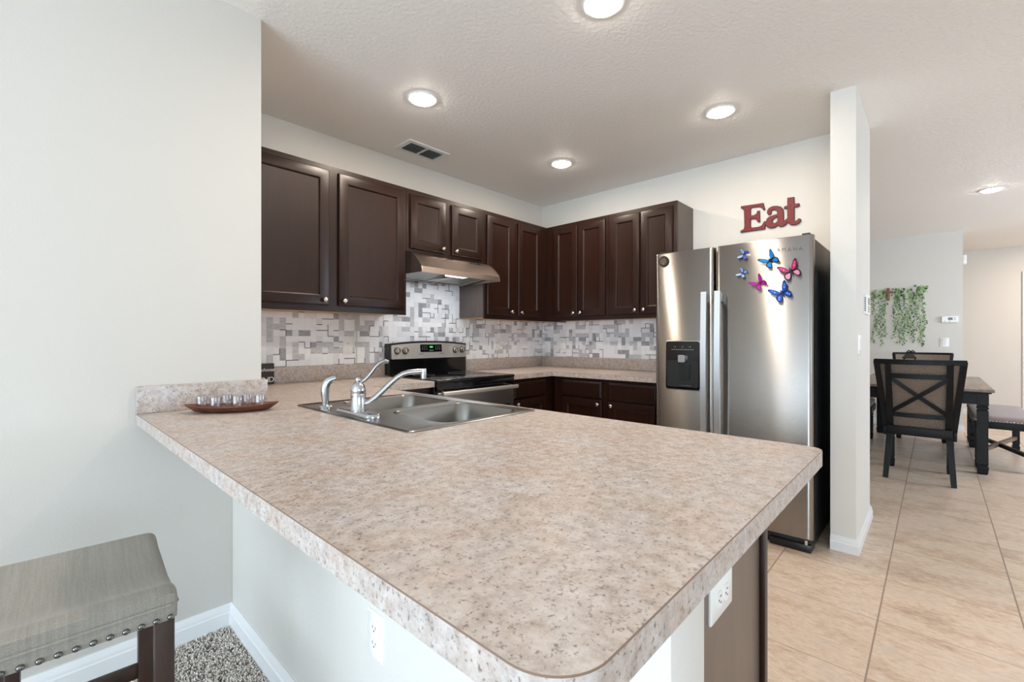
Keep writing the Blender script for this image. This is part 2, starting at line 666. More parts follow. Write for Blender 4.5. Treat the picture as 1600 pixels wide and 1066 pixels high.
baseboard('baseboard_left', (X0, YL), (-3.163, YL), (0, -1), 0, -1)
baseboard('baseboard_peninsula', (-3.163, YL), (-3.163, -2.809), (-1, 0), -1, 1)
baseboard('baseboard_peninsula_end', (-3.163, -2.809), (-3.042, -2.809), (0, -1), 1, 0)
baseboard('baseboard_column', (-0.623, -2.632), (-0.623, -2.750), (-1, 0), 0, 1)
baseboard('baseboard_column_side', (-0.623, -2.750), (0.098, -2.750), (0, -1), 1, 1)
baseboard('baseboard_dining_right', (0.098, -2.750), (0.098, 0), (1, 0), 1, 0)
baseboard('baseboard_dining', (4.5, -0.0), (4.5, -3.33), (-1, 0), 0, 1)
baseboard('baseboard_dining_end', (4.5, -3.33), (4.62, -3.33), (0, -1), 1, 0)
baseboard('baseboard_hall', (X1, 0), (X1, -4.02), (-1, 0))
# door at the end of the hall, only its casing reaches the frame
m = MB()
for y0, y1, z0, z1 in ((-4.11, -4.03, 0, 2.22), (-5.0, -4.92, 0, 2.22), (-4.9199, -4.1101, 2.12, 2.22)):
    m.box((X1 - 0.02, y0, z0), (X1, y1, z1))
o = struct(m.build('door_1', 'trim'))
m = MB(); m.box((X1 - 0.01, -4.92, 0.01), (X1 - 0.001, -4.1102, 2.1195)); m.build('door_leaf', 'trim', o)

# carpet pile, on the patch of carpet that shows
m = MB()
rnd = random.Random(3)
bmv, bmf = m.bm.verts, m.bm.faces
xx = -3.92
step = 0.0062
while xx < -3.18:
    yy = -2.30
    while yy < YL - 0.016:
        px, py = xx + rnd.uniform(-.002, .002), yy + rnd.uniform(-.002, .002)
        h = rnd.uniform(0.008, 0.014)
        lx, ly = rnd.uniform(-.004, .004), rnd.uniform(-.004, .004)
        r = rnd.uniform(.0024, .0036)
        a0 = rnd.uniform(0, 2 * pi)
        base = [bmv.new((px + r * cos(a0 + k * 2.094), py + r * sin(a0 + k * 2.094), -0.016)) for k in range(3)]
        top = [bmv.new((px + lx + r * 1.05 * cos(a0 + .9 + k * 2.094), py + ly + r * 1.05 * sin(a0 + .9 + k * 2.094), h * .75 - .0145)) for k in range(3)]
        tip = bmv.new((px + lx * 1.3, py + ly * 1.3, h - .0145))
        mi = rnd.choice((0, 0, 0, 1, 1, 2))
        for k in range(3):
            j = (k + 1) % 3
            for vs in ((base[k], base[j], top[j], top[k]), (top[k], top[j], tip)):
                fa = bmf.new(vs)
                fa.material_index = mi
        yy += step
    xx += step
o = m.build('carpet_pile', ['tuft_a', 'tuft_b', 'tuft_c'], None, (-3.5, -1.6, 0), 0, keep=True)
tag(o, 'grey brown looped carpet pile beside the white peninsula wall', 'carpet', None, 'stuff')

# ------------------------------------------------------------------ ceiling fittings
cl = thing('ceiling_light', 'x', 'ceiling light', (0, 0, ZC), 'recessed ceiling lights')
m = MB(); m.lathe([(0.070, -0.001), (0.086, -0.001), (0.088, -0.004), (0.084, -0.008), (0.074, -0.009), (0.069, -0.006)], 40, Matrix.Translation((0, 0, ZC)), False)
vr = m.bm
m.build('trim_ring', 'trim', cl)
m = MB(); m.lathe([(0.0690, -0.0015), (0.0690, -0.009), (0.062, -0.015), (0.045, -0.020), (0.02, -0.022)], 32, Matrix.Translation((0, 0, ZC)))
m.build('lens', 'lens', cl)
LBL = ['round ceiling light nearest the air vent, above the range side',
       'round ceiling light nearest the back corner of the kitchen',
       'round ceiling light in front of the refrigerator and the red Eat letters',
       'round ceiling light cut by the top edge, above the peninsula',
       'round ceiling light over the dining table, right of the white column']
for i, (x, y) in enumerate(CANS):
    o = cl if i == 0 else copy_tree(cl)
    o.location = (x, y, ZC)
    o['label'] = LBL[i]
for i, (x, y) in enumerate(CANS):
    area('recessed_lamp', (x, y, ZC - 0.026), (0, 0, 0), 0.12, 0.12, CAN_W * (1.0 if i < 4 else 1.0), CAN_COL, None, 'DISK')

vt = thing('ceiling_vent', 'rectangular white air vent with dark louvres in the ceiling', 'vent', (-1.735, -0.265, ZC))
m = MB()
vx0, vx1, vy0, vy1 = -1.915, -1.555, -0.37, -0.16
for a, c in (((vx0, vy0), (vx1, vy0 + .035)), ((vx0, vy1 - .035), (vx1, vy1)), ((vx0, vy0 + .035), (vx0 + .035, vy1 - .035)), ((vx1 - .035, vy0 + .035), (vx1, vy1 - .035)), ((-1.743, vy0 + .035), (-1.727, vy1 - .035))):
    m.box((a[0], a[1], ZC - 0.008), (c[0], c[1], ZC - 0.0005))
m.build('frame', 'trim', vt)
m = MB(); m.box((vx0 + .02, vy0 + .02, ZC - 0.0015), (vx1 - .02, vy1 - .02, ZC - 0.0004)); m.build('backing', 'dark_slot', vt)
for sx0, sx1 in ((vx0 + .035, -1.743), (-1.727, vx1 - .035)):
    for k in range(6):
        y = vy0 + .045 + k * 0.0235
        m = MB(); m.bar([(sx0, y, ZC - 0.006), (sx1, y, ZC - 0.006)], 0.012, 0.0012, (0, 0.6, 0.8)); m.build('louvre', 'grey_plastic', vt)

# ------------------------------------------------------------------ cabinets
XU, YU = Vector((1, 0, 0)), Vector((0, -1, 0))      # wall A: width along +x, faces -y
KN = None


def knob(parent, pos, N):
    N = Vector(N)
    rot = N.to_track_quat('Z', 'Y').to_matrix().to_4x4()
    m = MB()
    m.lathe([(0.0065, 0), (0.0065, 0.002), (0.0045, 0.004), (0.0045, 0.011), (0.009, 0.014), (0.0145, 0.019), (0.0145, 0.022), (0.011, 0.0255), (0.005, 0.027)], 20,
            Matrix.Translation(Vector(pos)) @ rot)
    return m.build('knob', 'nickel', parent)


def door(root, O, U, N, w, h, kpos=None, name='door', fr=0.056):
    m = MB()
    m.nested(O, U, N, w, h, [(0.0, 0.0), (0.0, 0.015), (0.004, 0.0195), (0.006, 0.020), (fr, 0.020), (fr + .003, 0.0185), (fr + .009, 0.0105), (fr + .012, 0.010)])
    d = m.build(name, 'wood', root, smooth=20)
    if kpos:
        knob(d, Vector(O) + Vector(U) * kpos[0] + Vector((0, 0, kpos[1])) + Vector(N) * 0.020, N)
    return d


def drawer_front(root, O, U, N, w, h):
    m = MB()
    m.nested(O, U, N, w, h, [(0, 0), (0, 0.011), (0.008, 0.0145), (0.012, 0.019), (0.014, 0.020)])
    return m.build('drawer', 'wood', root, smooth=20)


UB, UT = 1.365, 2.27


def upper(label, axis, a0, a1, doors, zb=UB, f0=None, f1=None):
    """axis 'y': on wall A, spans x a0..a1; axis 'x': on wall B, spans y a0..a1 (a0 > a1)."""
    if axis == 'y':
        P = lambda a, d, z: (a, -d, z)
        U, N = XU, Vector((0, -1, 0))
    else:
        P = lambda a, d, z: (-d, a, z)
        U, N = Vector((0, -1, 0)), Vector((-1, 0, 0))
    r = thing('upper_cabinet', label, 'cabinet', P((a0 + a1) / 2, 0.16, zb), 'dark upper cabinets')
    m = MB()
    m.box(P(a0, 0.002, zb + .012), P(a1, 0.301, UT))
    m.build('body', 'vinyl_upper', r)
    m = MB(); m.box(P(a0 + .004 * (1 if a1 > a0 else -1), 0.004, zb + .010), P(a1, 0.300, zb + .0119)); m.build('bottom_panel', 'maple', r)
    # face frame
    m = MB()
    sg = 1 if a1 > a0 else -1
    edges = [f0 if f0 is not None else a0] + [q for d in doors for q in (d[0], d[1])] + [a1]
    stiles = [(edges[0], edges[1] + sg * .012)]
    for i in range(len(doors) - 1):
        stiles.append((doors[i][1] - sg * .012, doors[i + 1][0] + sg * .012))
    stiles.append((edges[-2] - sg * .012, a1))
    for s0, s1 in stiles:
        if sg * (s1 - s0) > 0.001:
            m.box(P(s0, 0.3011, zb), P(s1, 0.320, UT))
    for (q0, q1), (q2, q3) in zip(stiles, stiles[1:]):
        lo_, hi_ = (q1, q2) if sg * (q2 - q1) > 0 else (q2, q1)
        m.box(P(q1, 0.3012, zb), P(q2, 0.320, zb + .05))
        m.box(P(q1, 0.3012, UT - .045), P(q2, 0.320, UT))
    m.build('face_frame', 'wood', r)
    for d0, d1, side in doors:
        w = abs(d1 - d0)
        dz0 = zb + 0.039 if zb < 1.5 else zb + 0.025
        h = 2.235 - dz0
        k = (w - 0.031 if side == 'R' else 0.031, 0.030)
        door(r, P(d0, 0.320, dz0), U, N, w, h, k)
    return r


upper('dark upper cabinet with two tall doors next to the white wall', 'y', -2.99, -1.915, [(-2.955, -2.481, 'R'), (-2.418, -1.938, 'L')])
upper('dark short upper cabinet above the range hood', 'y', -1.912, -1.150, [(-1.885, -1.570, 'R'), (-1.504, -1.188, 'L')], 1.822)
upper('dark upper cabinet right of the hood, running into the back corner', 'y', -1.147, -0.003, [(-1.127, -0.808, 'R'), (-0.742, -0.423, 'L')])
upper('dark upper cabinet on the right wall, starting at the corner', 'x', -0.322, -1.003, [(-0.417, -0.683, 'R'), (-0.697, -0.976, 'L')])
upper('dark upper cabinet on the right wall, beside the refrigerator', 'x', -1.006, -1.609, [(-1.032, -1.299, 'R'), (-1.313, -1.578, 'L')])


def base(label, P, U, N, a0, a1, units, end0=False, end1=False):
    r = thing('base_cabinet', label, 'cabinet', P((a0 + a1) / 2, 0.3, 0), 'dark base cabinets')
    sg = 1 if a1 > a0 else -1
    m = MB()     # carcass of boards, open at the top
    m.box(P(a0, 0.002, 0.0), P(a0 + sg * .016, 0.580, 0.874))
    m.box(P(a1 - sg * .016, 0.002, 0.0), P(a1, 0.580, 0.874))
    m.box(P(a0 + sg * .016, 0.010, 0.10), P(a1 - sg * .016, 0.580, 0.116))
    m.box(P(a0 + sg * .016, 0.002, 0.10), P(a1 - sg * .016, 0.010, 0.874))
    m.build('body', 'vinyl', r)
    m = MB(); m.box(P(a0 + sg * .016, 0.53, 0), P(a1 - sg * .016, 0.54, 0.10)); m.build('toe_kick', 'wood', r)
    m = MB()
    ed = [a0] + [q for u in units for q in (u[0], u[1])] + [a1]
    st_ = []
    for i in range(0, len(ed), 2):
        st_.append((ed[i] - (sg * .012 if i else 0), ed[i + 1] + (sg * .012 if i < len(ed) - 2 else 0)))
    for s0, s1 in st_:
        m.box(P(s0, 0.5801, 0.10), P(s1, 0.602, 0.874))
    for (q0, q1), (q2, q3) in zip(st_, st_[1:]):
        for h0, h1 in ((0.10, 0.13), (0.695, 0.722), (0.840, 0.874)):
            m.box(P(q1, 0.5802, h0), P(q2, 0.602, h1))
    m.build('face_frame', 'wood', r)
    for d0, d1, side in units:
        w = abs(d1 - d0)
        drawer_front(r, P(d0, 0.602, 0.716), U, N, w, 0.133)
        door(r, P(d0, 0.602, 0.115), U, N, w, 0.587, (w - .031 if side == 'R' else .031, 0.555))
    return r


PA = lambda a, d, z: (a, -d, z)
PB = lambda a, d, z: (-d, a, z)
PP = lambda a, d, z: (-3.037 + d, a, z)
base('dark base cabinet between the range and the back corner', PA, XU, Vector((0, -1, 0)), -1.141, -0.004, [(-1.101, -0.705, 'L')])
base('dark base cabinet on the right wall, left of the refrigerator', PB, Vector((0, -1, 0)), Vector((-1, 0, 0)), -0.632, -1.630, [(-0.728, -1.118, 'R'), (-1.179, -1.572, 'L')])
base('dark base cabinet left of the range, behind the sink', PA, XU, Vector((0, -1, 0)), -2.36, -1.914, [(-2.33, -1.945, 'R')])
pen_ = base('dark base cabinet of the peninsula under the sink, with taupe end panel', PP, Vector((0, 1, 0)), Vector((1, 0, 0)), -2.750, -0.70, [(-2.72, -2.30, 'R'), (-2.24, -1.80, 'R'), (-1.74, -1.30, 'L')])

m = MB(); m.box((-2.513, -2.763, 0.0), (-2.489, -2.7501, 0.873), .002); m.build('end_trim', 'wood', pen_)

# ------------------------------------------------------------------ countertops


def outline_round(pts):
    out = []
    n = len(pts)
    for i, (x, y, r) in enumerate(pts):
        if r <= 0:
            out.append((x, y)); continue
        p = Vector((x, y)); a = Vector(pts[i - 1][:2]); c = Vector(pts[(i + 1) % n][:2])
        d0, d1 = (a - p).normalized(), (c - p).normalized()
        ctr = p + (d0 + d1) * r
        for k in range(13):
            t = k / 12 * pi / 2
            q = ctr - d1 * r * cos(t) - d0 * r * sin(t)
            out.append((q.x, q.y))
    return out


def inset(lp, d):
    n = len(lp)
    area2 = sum(lp[i][0] * lp[(i + 1) % n][1] - lp[(i + 1) % n][0] * lp[i][1] for i in range(n))
    s = 1 if area2 > 0 else -1
    out = []
    for i in range(n):
        p0, p1, p2 = Vector(lp[i - 1]), Vector(lp[i]), Vector(lp[(i + 1) % n])
        e0, e1 = (p1 - p0).normalized(), (p2 - p1).normalized()
        n0, n1 = Vector((-e0.y, e0.x)) * s, Vector((-e1.y, e1.x)) * s
        k = n0 + n1
        k = k / max(0.3, k.dot(n0)) if k.length > 1e-6 else n0
        q = p1 + k * d
        out.append((q.x, q.y))
    return out


def countertop(root, outline, holes, z0=0.876, z1=0.914):
    m = MB()
    ch = 0.0014
    top = inset(outline, ch)
    m.fill([top] + holes, z1)
    m.fill([outline] + holes, z0)
    m.wall_loop(outline, z0, z1 - ch)
    for h in holes:
        m.wall_loop(h, z0, z1)
    m.mi = 1
    m.loft([[(p[0], p[1], z1 - ch) for p in outline], [(p[0], p[1], z1) for p in top]], True, False, False)
    return m.build('slab', ['laminate', 'lam_line'], root, smooth=30)


SX0, SX1, SY0, SY1 = -2.990, -2.405, -1.940, -1.112     # sink rim
ct = thing('countertop', 'beige stone-look laminate countertop of the peninsula with the sink', 'countertop', (-2.9, -1.9, 0.876))
sink_hole = rrect((SX0 + SX1) / 2, (SY0 + SY1) / 2, (SX1 - SX0) / 2 - .02, (SY1 - SY0) / 2 - .02, 0.03)
ol = outline_round([(-3.481, YL - .001, 0), (-3.481, -2.866, 0.062), (-2.3706, -2.866, 0.040), (-2.3706, -0.645, 0), (-1.911, -0.645, 0), (-1.911, -0.001, 0), (-3.047, -0.001, 0), (-3.047, YL - .001, 0)])
countertop(ct, ol, [sink_hole])


def splash(root, a, c, t=0.019, z0=0.914, z1=1.016):
    m = MB(); m.box((a[0], a[1], z0 + .0002), (c[0], c[1], z1), 0.0025, 2)
    o = m.build('backsplash', 'laminate', root)
    return o


splash(ct, (-3.481, YL - .020, 0), (-3.030, YL - .001, 0))
splash(ct, (-3.046, -0.020, 0), (-1.912, -0.001, 0))
splash(ct, (-3.047, YL, 0), (-3.030, -0.021, 0))
c2 = thing('countertop', 'beige stone-look laminate countertop in the corner between range and refrigerator', 'countertop', (-0.4, -0.5, 0.876))
countertop(c2, [(-1.143, -0.001), (-1.143, -0.645), (-0.645, -0.645), (-0.645, -1.635), (-0.001, -1.635), (-0.001, -0.001)], [])
splash(c2, (-1.143, -0.020, 0), (-0.021, -0.001, 0))
splash(c2, (-0.020, -0.001, 0), (-0.001, -1.635, 0))

# ------------------------------------------------------------------ mosaic wall covering


def mosaic(name, label, P, spans, seed, cell=0.0395, seams=()):
    rd = random.Random(seed)
    r = thing(name, label, 'backsplash', P(spans[0][0], 0.0, 1.017))
    m = MB()

    def quad(a0, a1, z0, z1, d, mi):
        m.mi = mi
        m.f([m.bm.verts.new(P(*q)) for q in ((a0, d, z0), (a1, d, z0), (a1, d, z1), (a0, d, z1))])
    amin = min(s[0] for s in spans); amax = max(s[1] for s in spans)
    zmin, zmax = 1.0165, max(s[2] for s in spans)

    def inside(a, z):
        return any(s[0] <= a <= s[1] and zmin <= z <= s[2] for s in spans)
    for s in spans:
        m.mi = 5
        m.box(P(s[0], 0.0, zmin), P(s[1], 0.0010, s[2]))
    nx, nz = int((amax - amin) / cell) + 1, int((zmax - zmin) / cell) + 1
    used = set()
    tiles = []
    for iz in range(nz):
        for ix in range(nx):
            if (ix, iz) in used:
                continue
            opts = [(1, 1)] * 5 + [(2, 1)] * 4 + [(1, 2)] * 4 + [(2, 2)]
            w, h = rd.choice(opts)
            if any((ix + i, iz + j) in used for i in range(w) for j in range(h)):
                w = h = 1
            for i in range(w):
                for j in range(h):
                    used.add((ix + i, iz + j))
            tiles.append((ix, iz, w, h))
    g = 0.0007
    for ix, iz, w, h in tiles:
        a0, a1 = amin + ix * cell, amin + (ix + w) * cell
        z0, z1 = zmin + iz * cell, zmin + (iz + h) * cell
        ok = None
        for s in spans:
            if s[0] - 1e-6 <= (a0 + a1) / 2 <= s[1] + 1e-6 and z0 < s[2] - .004:
                ok = s
        if not ok:
            continue
        a0, a1, z1 = max(a0, ok[0]), min(a1, ok[1]), min(z1, ok[2])
        q = rd.random()
        mi = 0 if q < .46 else 1 if q < .68 else 2 if q < .91 else 3
        if mi > 1 and w * h > 2:
            mi = 0
        quad(a0 + g, a1 - g, z0 + g, z1 - g, 0.0016, mi)
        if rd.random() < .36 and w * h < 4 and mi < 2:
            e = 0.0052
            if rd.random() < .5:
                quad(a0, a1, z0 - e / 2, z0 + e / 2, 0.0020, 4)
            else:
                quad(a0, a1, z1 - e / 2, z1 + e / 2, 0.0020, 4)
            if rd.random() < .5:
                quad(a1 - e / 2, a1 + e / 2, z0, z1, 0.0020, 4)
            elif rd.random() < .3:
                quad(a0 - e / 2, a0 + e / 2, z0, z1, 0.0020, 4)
    m.build('mosaic_sheet', ['bs0', 'bs1', 'bs2', 'bs3', 'bs4', 'bs5'], r, smooth=0)
    for a in seams:
        m = MB(); m.box(P(a - .005, 0.0, zmin), P(a + .005, 0.004, UB + .008), 0.0012, 1); m.build('seam_strip', 'seam', r)
    return r


mosaic('tile_backsplash', 'grey and white mosaic backsplash behind the range and under the left cabinets', lambda a, d, z: (a, -d - .0005, z),
       [(-3.045, -1.911, UB + .008), (-1.911, -1.150, 1.822), (-1.150, -0.003, UB + .008)], 11, seams=(-2.123,))
mosaic('tile_backsplash', 'grey and white mosaic backsplash on the right wall, left of the refrigerator', lambda a, d, z: (-d - .0005, a, z),
       [(-1.70, -0.003, UB + .008)], 23, seams=(-0.006,))

# ------------------------------------------------------------------ outlets and switches


def frameM(pos, N, up):
    N, up = Vector(N).normalized(), Vector(up).normalized()
    s = up.cross(N)
    R = Matrix((s, up, N)).transposed().to_4x4()
    return Matrix.Translation(Vector(pos)) @ R


def outlet(pos, N, up, label, w=0.072, h=0.116):
    r = thing('wall_outlet', label, 'outlet', pos, 'duplex outlets')
    F = frameM(pos, N, up)
    t = bmesh.new()
    m = MB()
    m.loft([[F @ Vector((x, y, z)) for x, y in rrect(0, 0, w / 2 - i, h / 2 - i, .004, 3)] for i, z in ((0, 0.0), (0, 0.003), (.003, 0.0055))])
    m.build('cover_plate', 'white_plastic', r)
    for s in (-1, 1):
        m = MB()
        m.loft([[F @ Vector((x, y, z)) for x, y in rrect(0, s * .0195, .0170, .0142, .012, 5)] for z in (0.0055, 0.0078)])
        rc = m.build('receptacle', 'white_plastic', r)
        m = MB()
        for x, y, a, c in ((-.0064, .003, .0011, .004), (.0064, .003, .0011, .0034)):
            m.loft([[F @ Vector((x + dx * a, s * .0195 + y + dy * c, z)) for dx, dy in ((-1, -1), (1, -1), (1, 1), (-1, 1))] for z in (0.0075, 0.0081)])
        m.lathe([(0.0024, 0.0075), (0.0024, 0.0081)], 10, F @ Matrix.Translation((0, s * .0195 - .006, 0)))
        m.build('slot', 'dark_slot', rc)
    t.free()
    return r


outlet((-3.163, -2.050, 0.452), (-1, 0, 0), (0, 0, 1), 'white duplex outlet on the white peninsula wall below the counter')
outlet((-2.797, -2.7502, 0.672), (0, -1, 0), (1, 0, 0), 'white outlet mounted sideways on the taupe peninsula end panel', 0.079, 0.124)
outlet((-2.19, -0.0022, 1.145), (0, -1, 0), (0, 0, 1), 'white outlet in the mosaic left of the range')
outlet((-0.69, -0.0022, 1.145), (0, -1, 0), (0, 0, 1), 'white outlet in the mosaic right of the range')
outlet((-0.0022, -0.275, 1.145), (-1, 0, 0), (0, 0, 1), 'white outlet in the mosaic on the right wall, beside the corner')


def switch(pos, N, w, h, gangs, label):
    r = thing('light_switch', label, 'switch', pos)
    F = frameM(pos, N, (0, 0, 1))
    m = MB()
    m.loft([[F @ Vector((x, y, z)) for x, y in rrect(0, 0, w / 2 - i, h / 2 - i, .004, 3)] for i, z in ((0, 0.0), (0, 0.004), (.003, 0.0065))])
    m.build('cover_plate', 'white_plastic', r)
    for k in range(gangs):
        cx = (k - (gangs - 1) / 2) * .046
        m = MB()
        m.loft([[F @ Vector((x, y, z)) for x, y in rrect(cx, 0, .0165, .033, .002, 2)] for z in (0.0065, 0.009)])
        m.build('rocker', 'trim', r)


switch((-0.497, -2.7502, 1.16), (0, -1, 0), 0.118, 0.116, 2, 'white double light switch on the side of the white column')
switch((4.4998, -3.155, 1.155), (-1, 0, 0), 0.085, 0.118, 1, 'white light switch on the dining wall below the thermostat')

r = thing('alarm_keypad', 'white alarm keypad on the side of the white column', 'keypad', (-0.15, -2.750, 1.41))
F = frameM((-0.15, -2.7502, 1.41), (0, -1, 0), (0, 0, 1))
m = MB(); m.loft([[F @ Vector((x, y, z)) for x, y in rrect(0, 0, .10 - i, .063 - i, .008, 4)] for i, z in ((0, 0), (0, .010), (.003, .014))]); m.build('case', 'white_plastic', r)
m = MB()
for k in range(8):
    m.loft([[F @ Vector((x, y, z)) for x, y in rrect(-.1, -.04 + k * .011, .0006, .003, .0004, 1)] for z in (.003, .010)])
m.build('grille', 'dark_slot', r)
m = MB(); m.loft([[F @ Vector((x, y, z)) for x, y in rrect(.02, .02, .05, .022, .003, 3)] for z in (.0135, .0145)]); m.build('screen', 'lcd', r)
for ix in range(4):
    for iy in range(3):
        m = MB(); m.loft([[F @ Vector((x, y, z)) for x, y in rrect(-.03 + ix * .028, -.016 - iy * .014, .010, .0045, .002, 2)] for z in (.0135, .0155)]); m.build('key', 'grey_plastic', r)

r = thing('thermostat', 'white thermostat with small grey screen on the dining wall', 'thermostat', (4.5, -3.205, 1.455))
F = frameM((4.4998, -3.205, 1.455), (-1, 0, 0), (0, 0, 1))
m = MB(); m.loft([[F @ Vector((x, y, z)) for x, y in rrect(0, 0, .078 - i, .042 - i, .012, 4)] for i, z in ((0, 0), (0, .018), (.006, .026))]); m.build('case', 'white_plastic', r)
m = MB(); m.loft([[F @ Vector((x, y, z)) for x, y in rrect(.008, .008, .022, .016, .002, 2)] for z in (.0255, .0268)]); m.build('screen', 'lcd', r)
for x, y in ((.05, .018), (.05, -.004), (-.045, -.026), (.0, -.026)):
    m = MB(); m.loft([[F @ Vector((q, w, z)) for q, w in rrect(x, y, .008, .004, .002, 2)] for z in (.0255, .0275)]); m.build('button', 'grey_plastic', r)

r = thing('door_chime', 'small white chime box high on the end of the dining wall', 'chime', (4.56, -3.33, 2.22))
m = MB(); m.box((4.51, -3.365, 2.17), (4.61, -3.3305, 2.285), 0.006); m.build('case', 'white_plastic', r)

# ------------------------------------------------------------------ sink and taps
sk = thing('kitchen_sink', 'stainless steel double bowl sink set in the peninsula counter', 'sink', ((SX0 + SX1) / 2, (SY0 + SY1) / 2, 0.914))
B1 = rrect(-2.640, -1.325, 0.188, 0.172, 0.055, 8)
B2 = rrect(-2.640, -1.728, 0.188, 0.172, 0.055, 8)
cxs, cys, hxs, hys = (SX0 + SX1) / 2, (SY0 + SY1) / 2, (SX1 - SX0) / 2, (SY1 - SY0) / 2
m = MB()
O0 = rrect(cxs, cys, hxs, hys, .02, 6); O1 = rrect(cxs, cys, hxs - .005, hys - .005, .018, 6); O2 = rrect(cxs, cys, hxs - .012, hys - .012, .014, 6); O3 = rrect(cxs, cys, hxs - .018, hys - .018, .01, 6)
m.loft([[(p[0], p[1], z) for p in q] for q, z in ((O0, 0.9142), (O0, 0.9165), (O1, 0.9195), (O2, 0.9192), (O3, 0.9165))], True, False, False)
m.fill([O3, B1, B2], 0.9165)
m.build('rim', 'steel_sink', sk, smooth=50)
for cx, cy in ((-2.640, -1.325), (-2.640, -1.728)):
    m = MB()
    R = []
    for s, z, rr in ((0, 0.9165, .055), (.004, 0.911, .054), (.010, 0.80, .056), (.014, 0.755, .058), (.024, 0.738, .055), (.045, 0.730, .045), (.13, 0.726, .03)):
        R.append([(p[0], p[1], z) for p in rrect(cx, cy, .188 - s, .172 - s, rr, 8)])
    m.loft(R, True, False, True)
    bo = m.build('bowl', 'steel_sink', sk, smooth=60)
    m = MB(); m.lathe([(0.040, 0.7265), (0.044, 0.729), (0.036, 0.729), (0.030, 0.7262), (0.004, 0.7265)], 24, Matrix.Translation((cx, cy, 0))); m.build('drain', 'chrome', bo)

FX, FY = -2.93, -1.525
fa = thing('kitchen_faucet', 'brushed chrome single lever faucet on the sink deck', 'faucet', (FX, FY, 0.9165))
m = MB()
R = [[(p[0], p[1], z) for p in rrect(FX, FY, .030 - i, .128 - i, .026 - i * .8, 8)] for i, z in ((0, .9168), (0, .924), (.004, .930), (.010, .932))]
m.loft(R); m.build('base_plate', 'satin_chrome', fa)
m = MB()
m.lathe([(.028, .930), (.0285, .934), (.0265, .937), (.0265, .985), (.028, .987), (.028, .991), (.0265, .993), (.0265, 1.000), (.0272, 1.002), (.0262, 1.012), (.022, 1.024), (.015, 1.033), (.007, 1.037)], 32, Matrix.Translation((FX, FY, 0)))
m.build('body', 'satin_chrome', fa)
az = radians(-25)
D = Vector((cos(az), sin(az), 0))
B0 = Vector((FX, FY, 0))
m = MB()
pts = [B0 + D * s + Vector((0, 0, z)) for s, z in ((.020, .955), (.038, .960), (.060, .975), (.085, .998), (.115, 1.027), (.140, 1.048), (.160, 1.060), (.182, 1.066), (.215, 1.068), (.245, 1.068))]
m.tube(pts, [.0115, .0115, .011, .0105, .0105, .0105, .0105, .0105, .0105, .0110], 14)
m.tube([B0 + D * .239 + Vector((0, 0, 1.078)), B0 + D * .240 + Vector((0, 0, 1.06)), B0 + D * .240 + Vector((0, 0, 1.040))], [.0115, .0118, .0105], 14)
m.build('spout', 'satin_chrome', fa)
m = MB()
m.lathe([(.008, 1.034), (.0105, 1.040), (.0105, 1.046), (.007, 1.053), (.003, 1.055)], 18, Matrix.Translation((FX, FY, 0)))
pts = [B0 + D * s + Vector((0, 0, z)) for s, z in ((.010, 1.034), (.022, 1.041), (.034, 1.053), (.048, 1.070), (.062, 1.090), (.076, 1.103), (.095, 1.110), (.108, 1.108))]
m.tube(pts, [.007, .0085, .0088, .0085, .0085, .0095, .0105, .008], 12, 0.8)
m.build('handle', 'satin_chrome', fa)

sp = thing('sink_sprayer', 'small chrome side sprayer with bent head left of the faucet', 'sprayer', (-2.935, -1.27, .9165))
m = MB(); m.lathe([(.027, .9168), (.027, .920), (.020, .927), (.014, .930)], 24, Matrix.Translation((-2.935, -1.27, 0))); m.build('base_ring', 'satin_chrome', sp)
m = MB()
S0 = Vector((-2.935, -1.27, 0))
Ds = Vector((.95, -.3, 0)).normalized()
pts = [S0 + Ds * s + Vector((0, 0, z)) for s, z in ((0, .925), (0, .945), (-.002, .970), (-.001, .995), (.003, 1.012), (.012, 1.024), (.025, 1.031), (.038, 1.032))]
m.tube(pts, [.0125, .0135, .0155, .0165, .0165, .0165, .016, .0155], 16)
m.build('wand', 'satin_chrome', sp)

# ------------------------------------------------------------------ range and hood
RX0, RX1 = -1.905, -1.149
rg = thing('range', 'black and stainless electric range below the hood', 'range', ((RX0 + RX1) / 2, -0.33, 0))
m = MB(); m.box((RX0, -0.630, 0.02), (RX1, -0.024, 0.900), 0.004); m.build('body', 'black_satin', rg)
m = MB(); m.box((RX0, -0.665, 0.900), (RX1, -0.092, 0.922), 0.006, 3)
m.build('cooktop', 'glass_black', rg)
for bx, by, br in ((-1.70, -.50, .105), (-1.34, -.50, .085), (-1.70, -.24, .08), (-1.34, -.24, .1)):
    m = MB(); m.lathe([(br, .9221), (br, .9224), (br - .003, .9224), (br - .003, .9221)], 36, Matrix.Translation((bx, by, 0)), False); m.build('burner_ring', 'display_marks', rg)
m = MB(); m.box((RX0 + .003, -0.662, 0.845), (RX1 - .003, -0.630, 0.899), 0.004); m.build('front_rail', 'black_gloss', rg)
m = MB()
m.prism([(-.024, .922), (-.092, .922), (-.092, 1.03), (-.098, 1.045), (-.024, 1.045)], 'x', RX0 + .004, RX1 - .004)
m.build('riser', 'black_gloss', rg)
# control housing with an arched top
xc = (RX0 + RX1) / 2
hw = (RX1 - RX0) / 2


def arch(z, rise):
    return [(xc + hw * t / 10, z + rise * (1 - (t / 10) ** 2)) for t in range(10, -11, -1)]


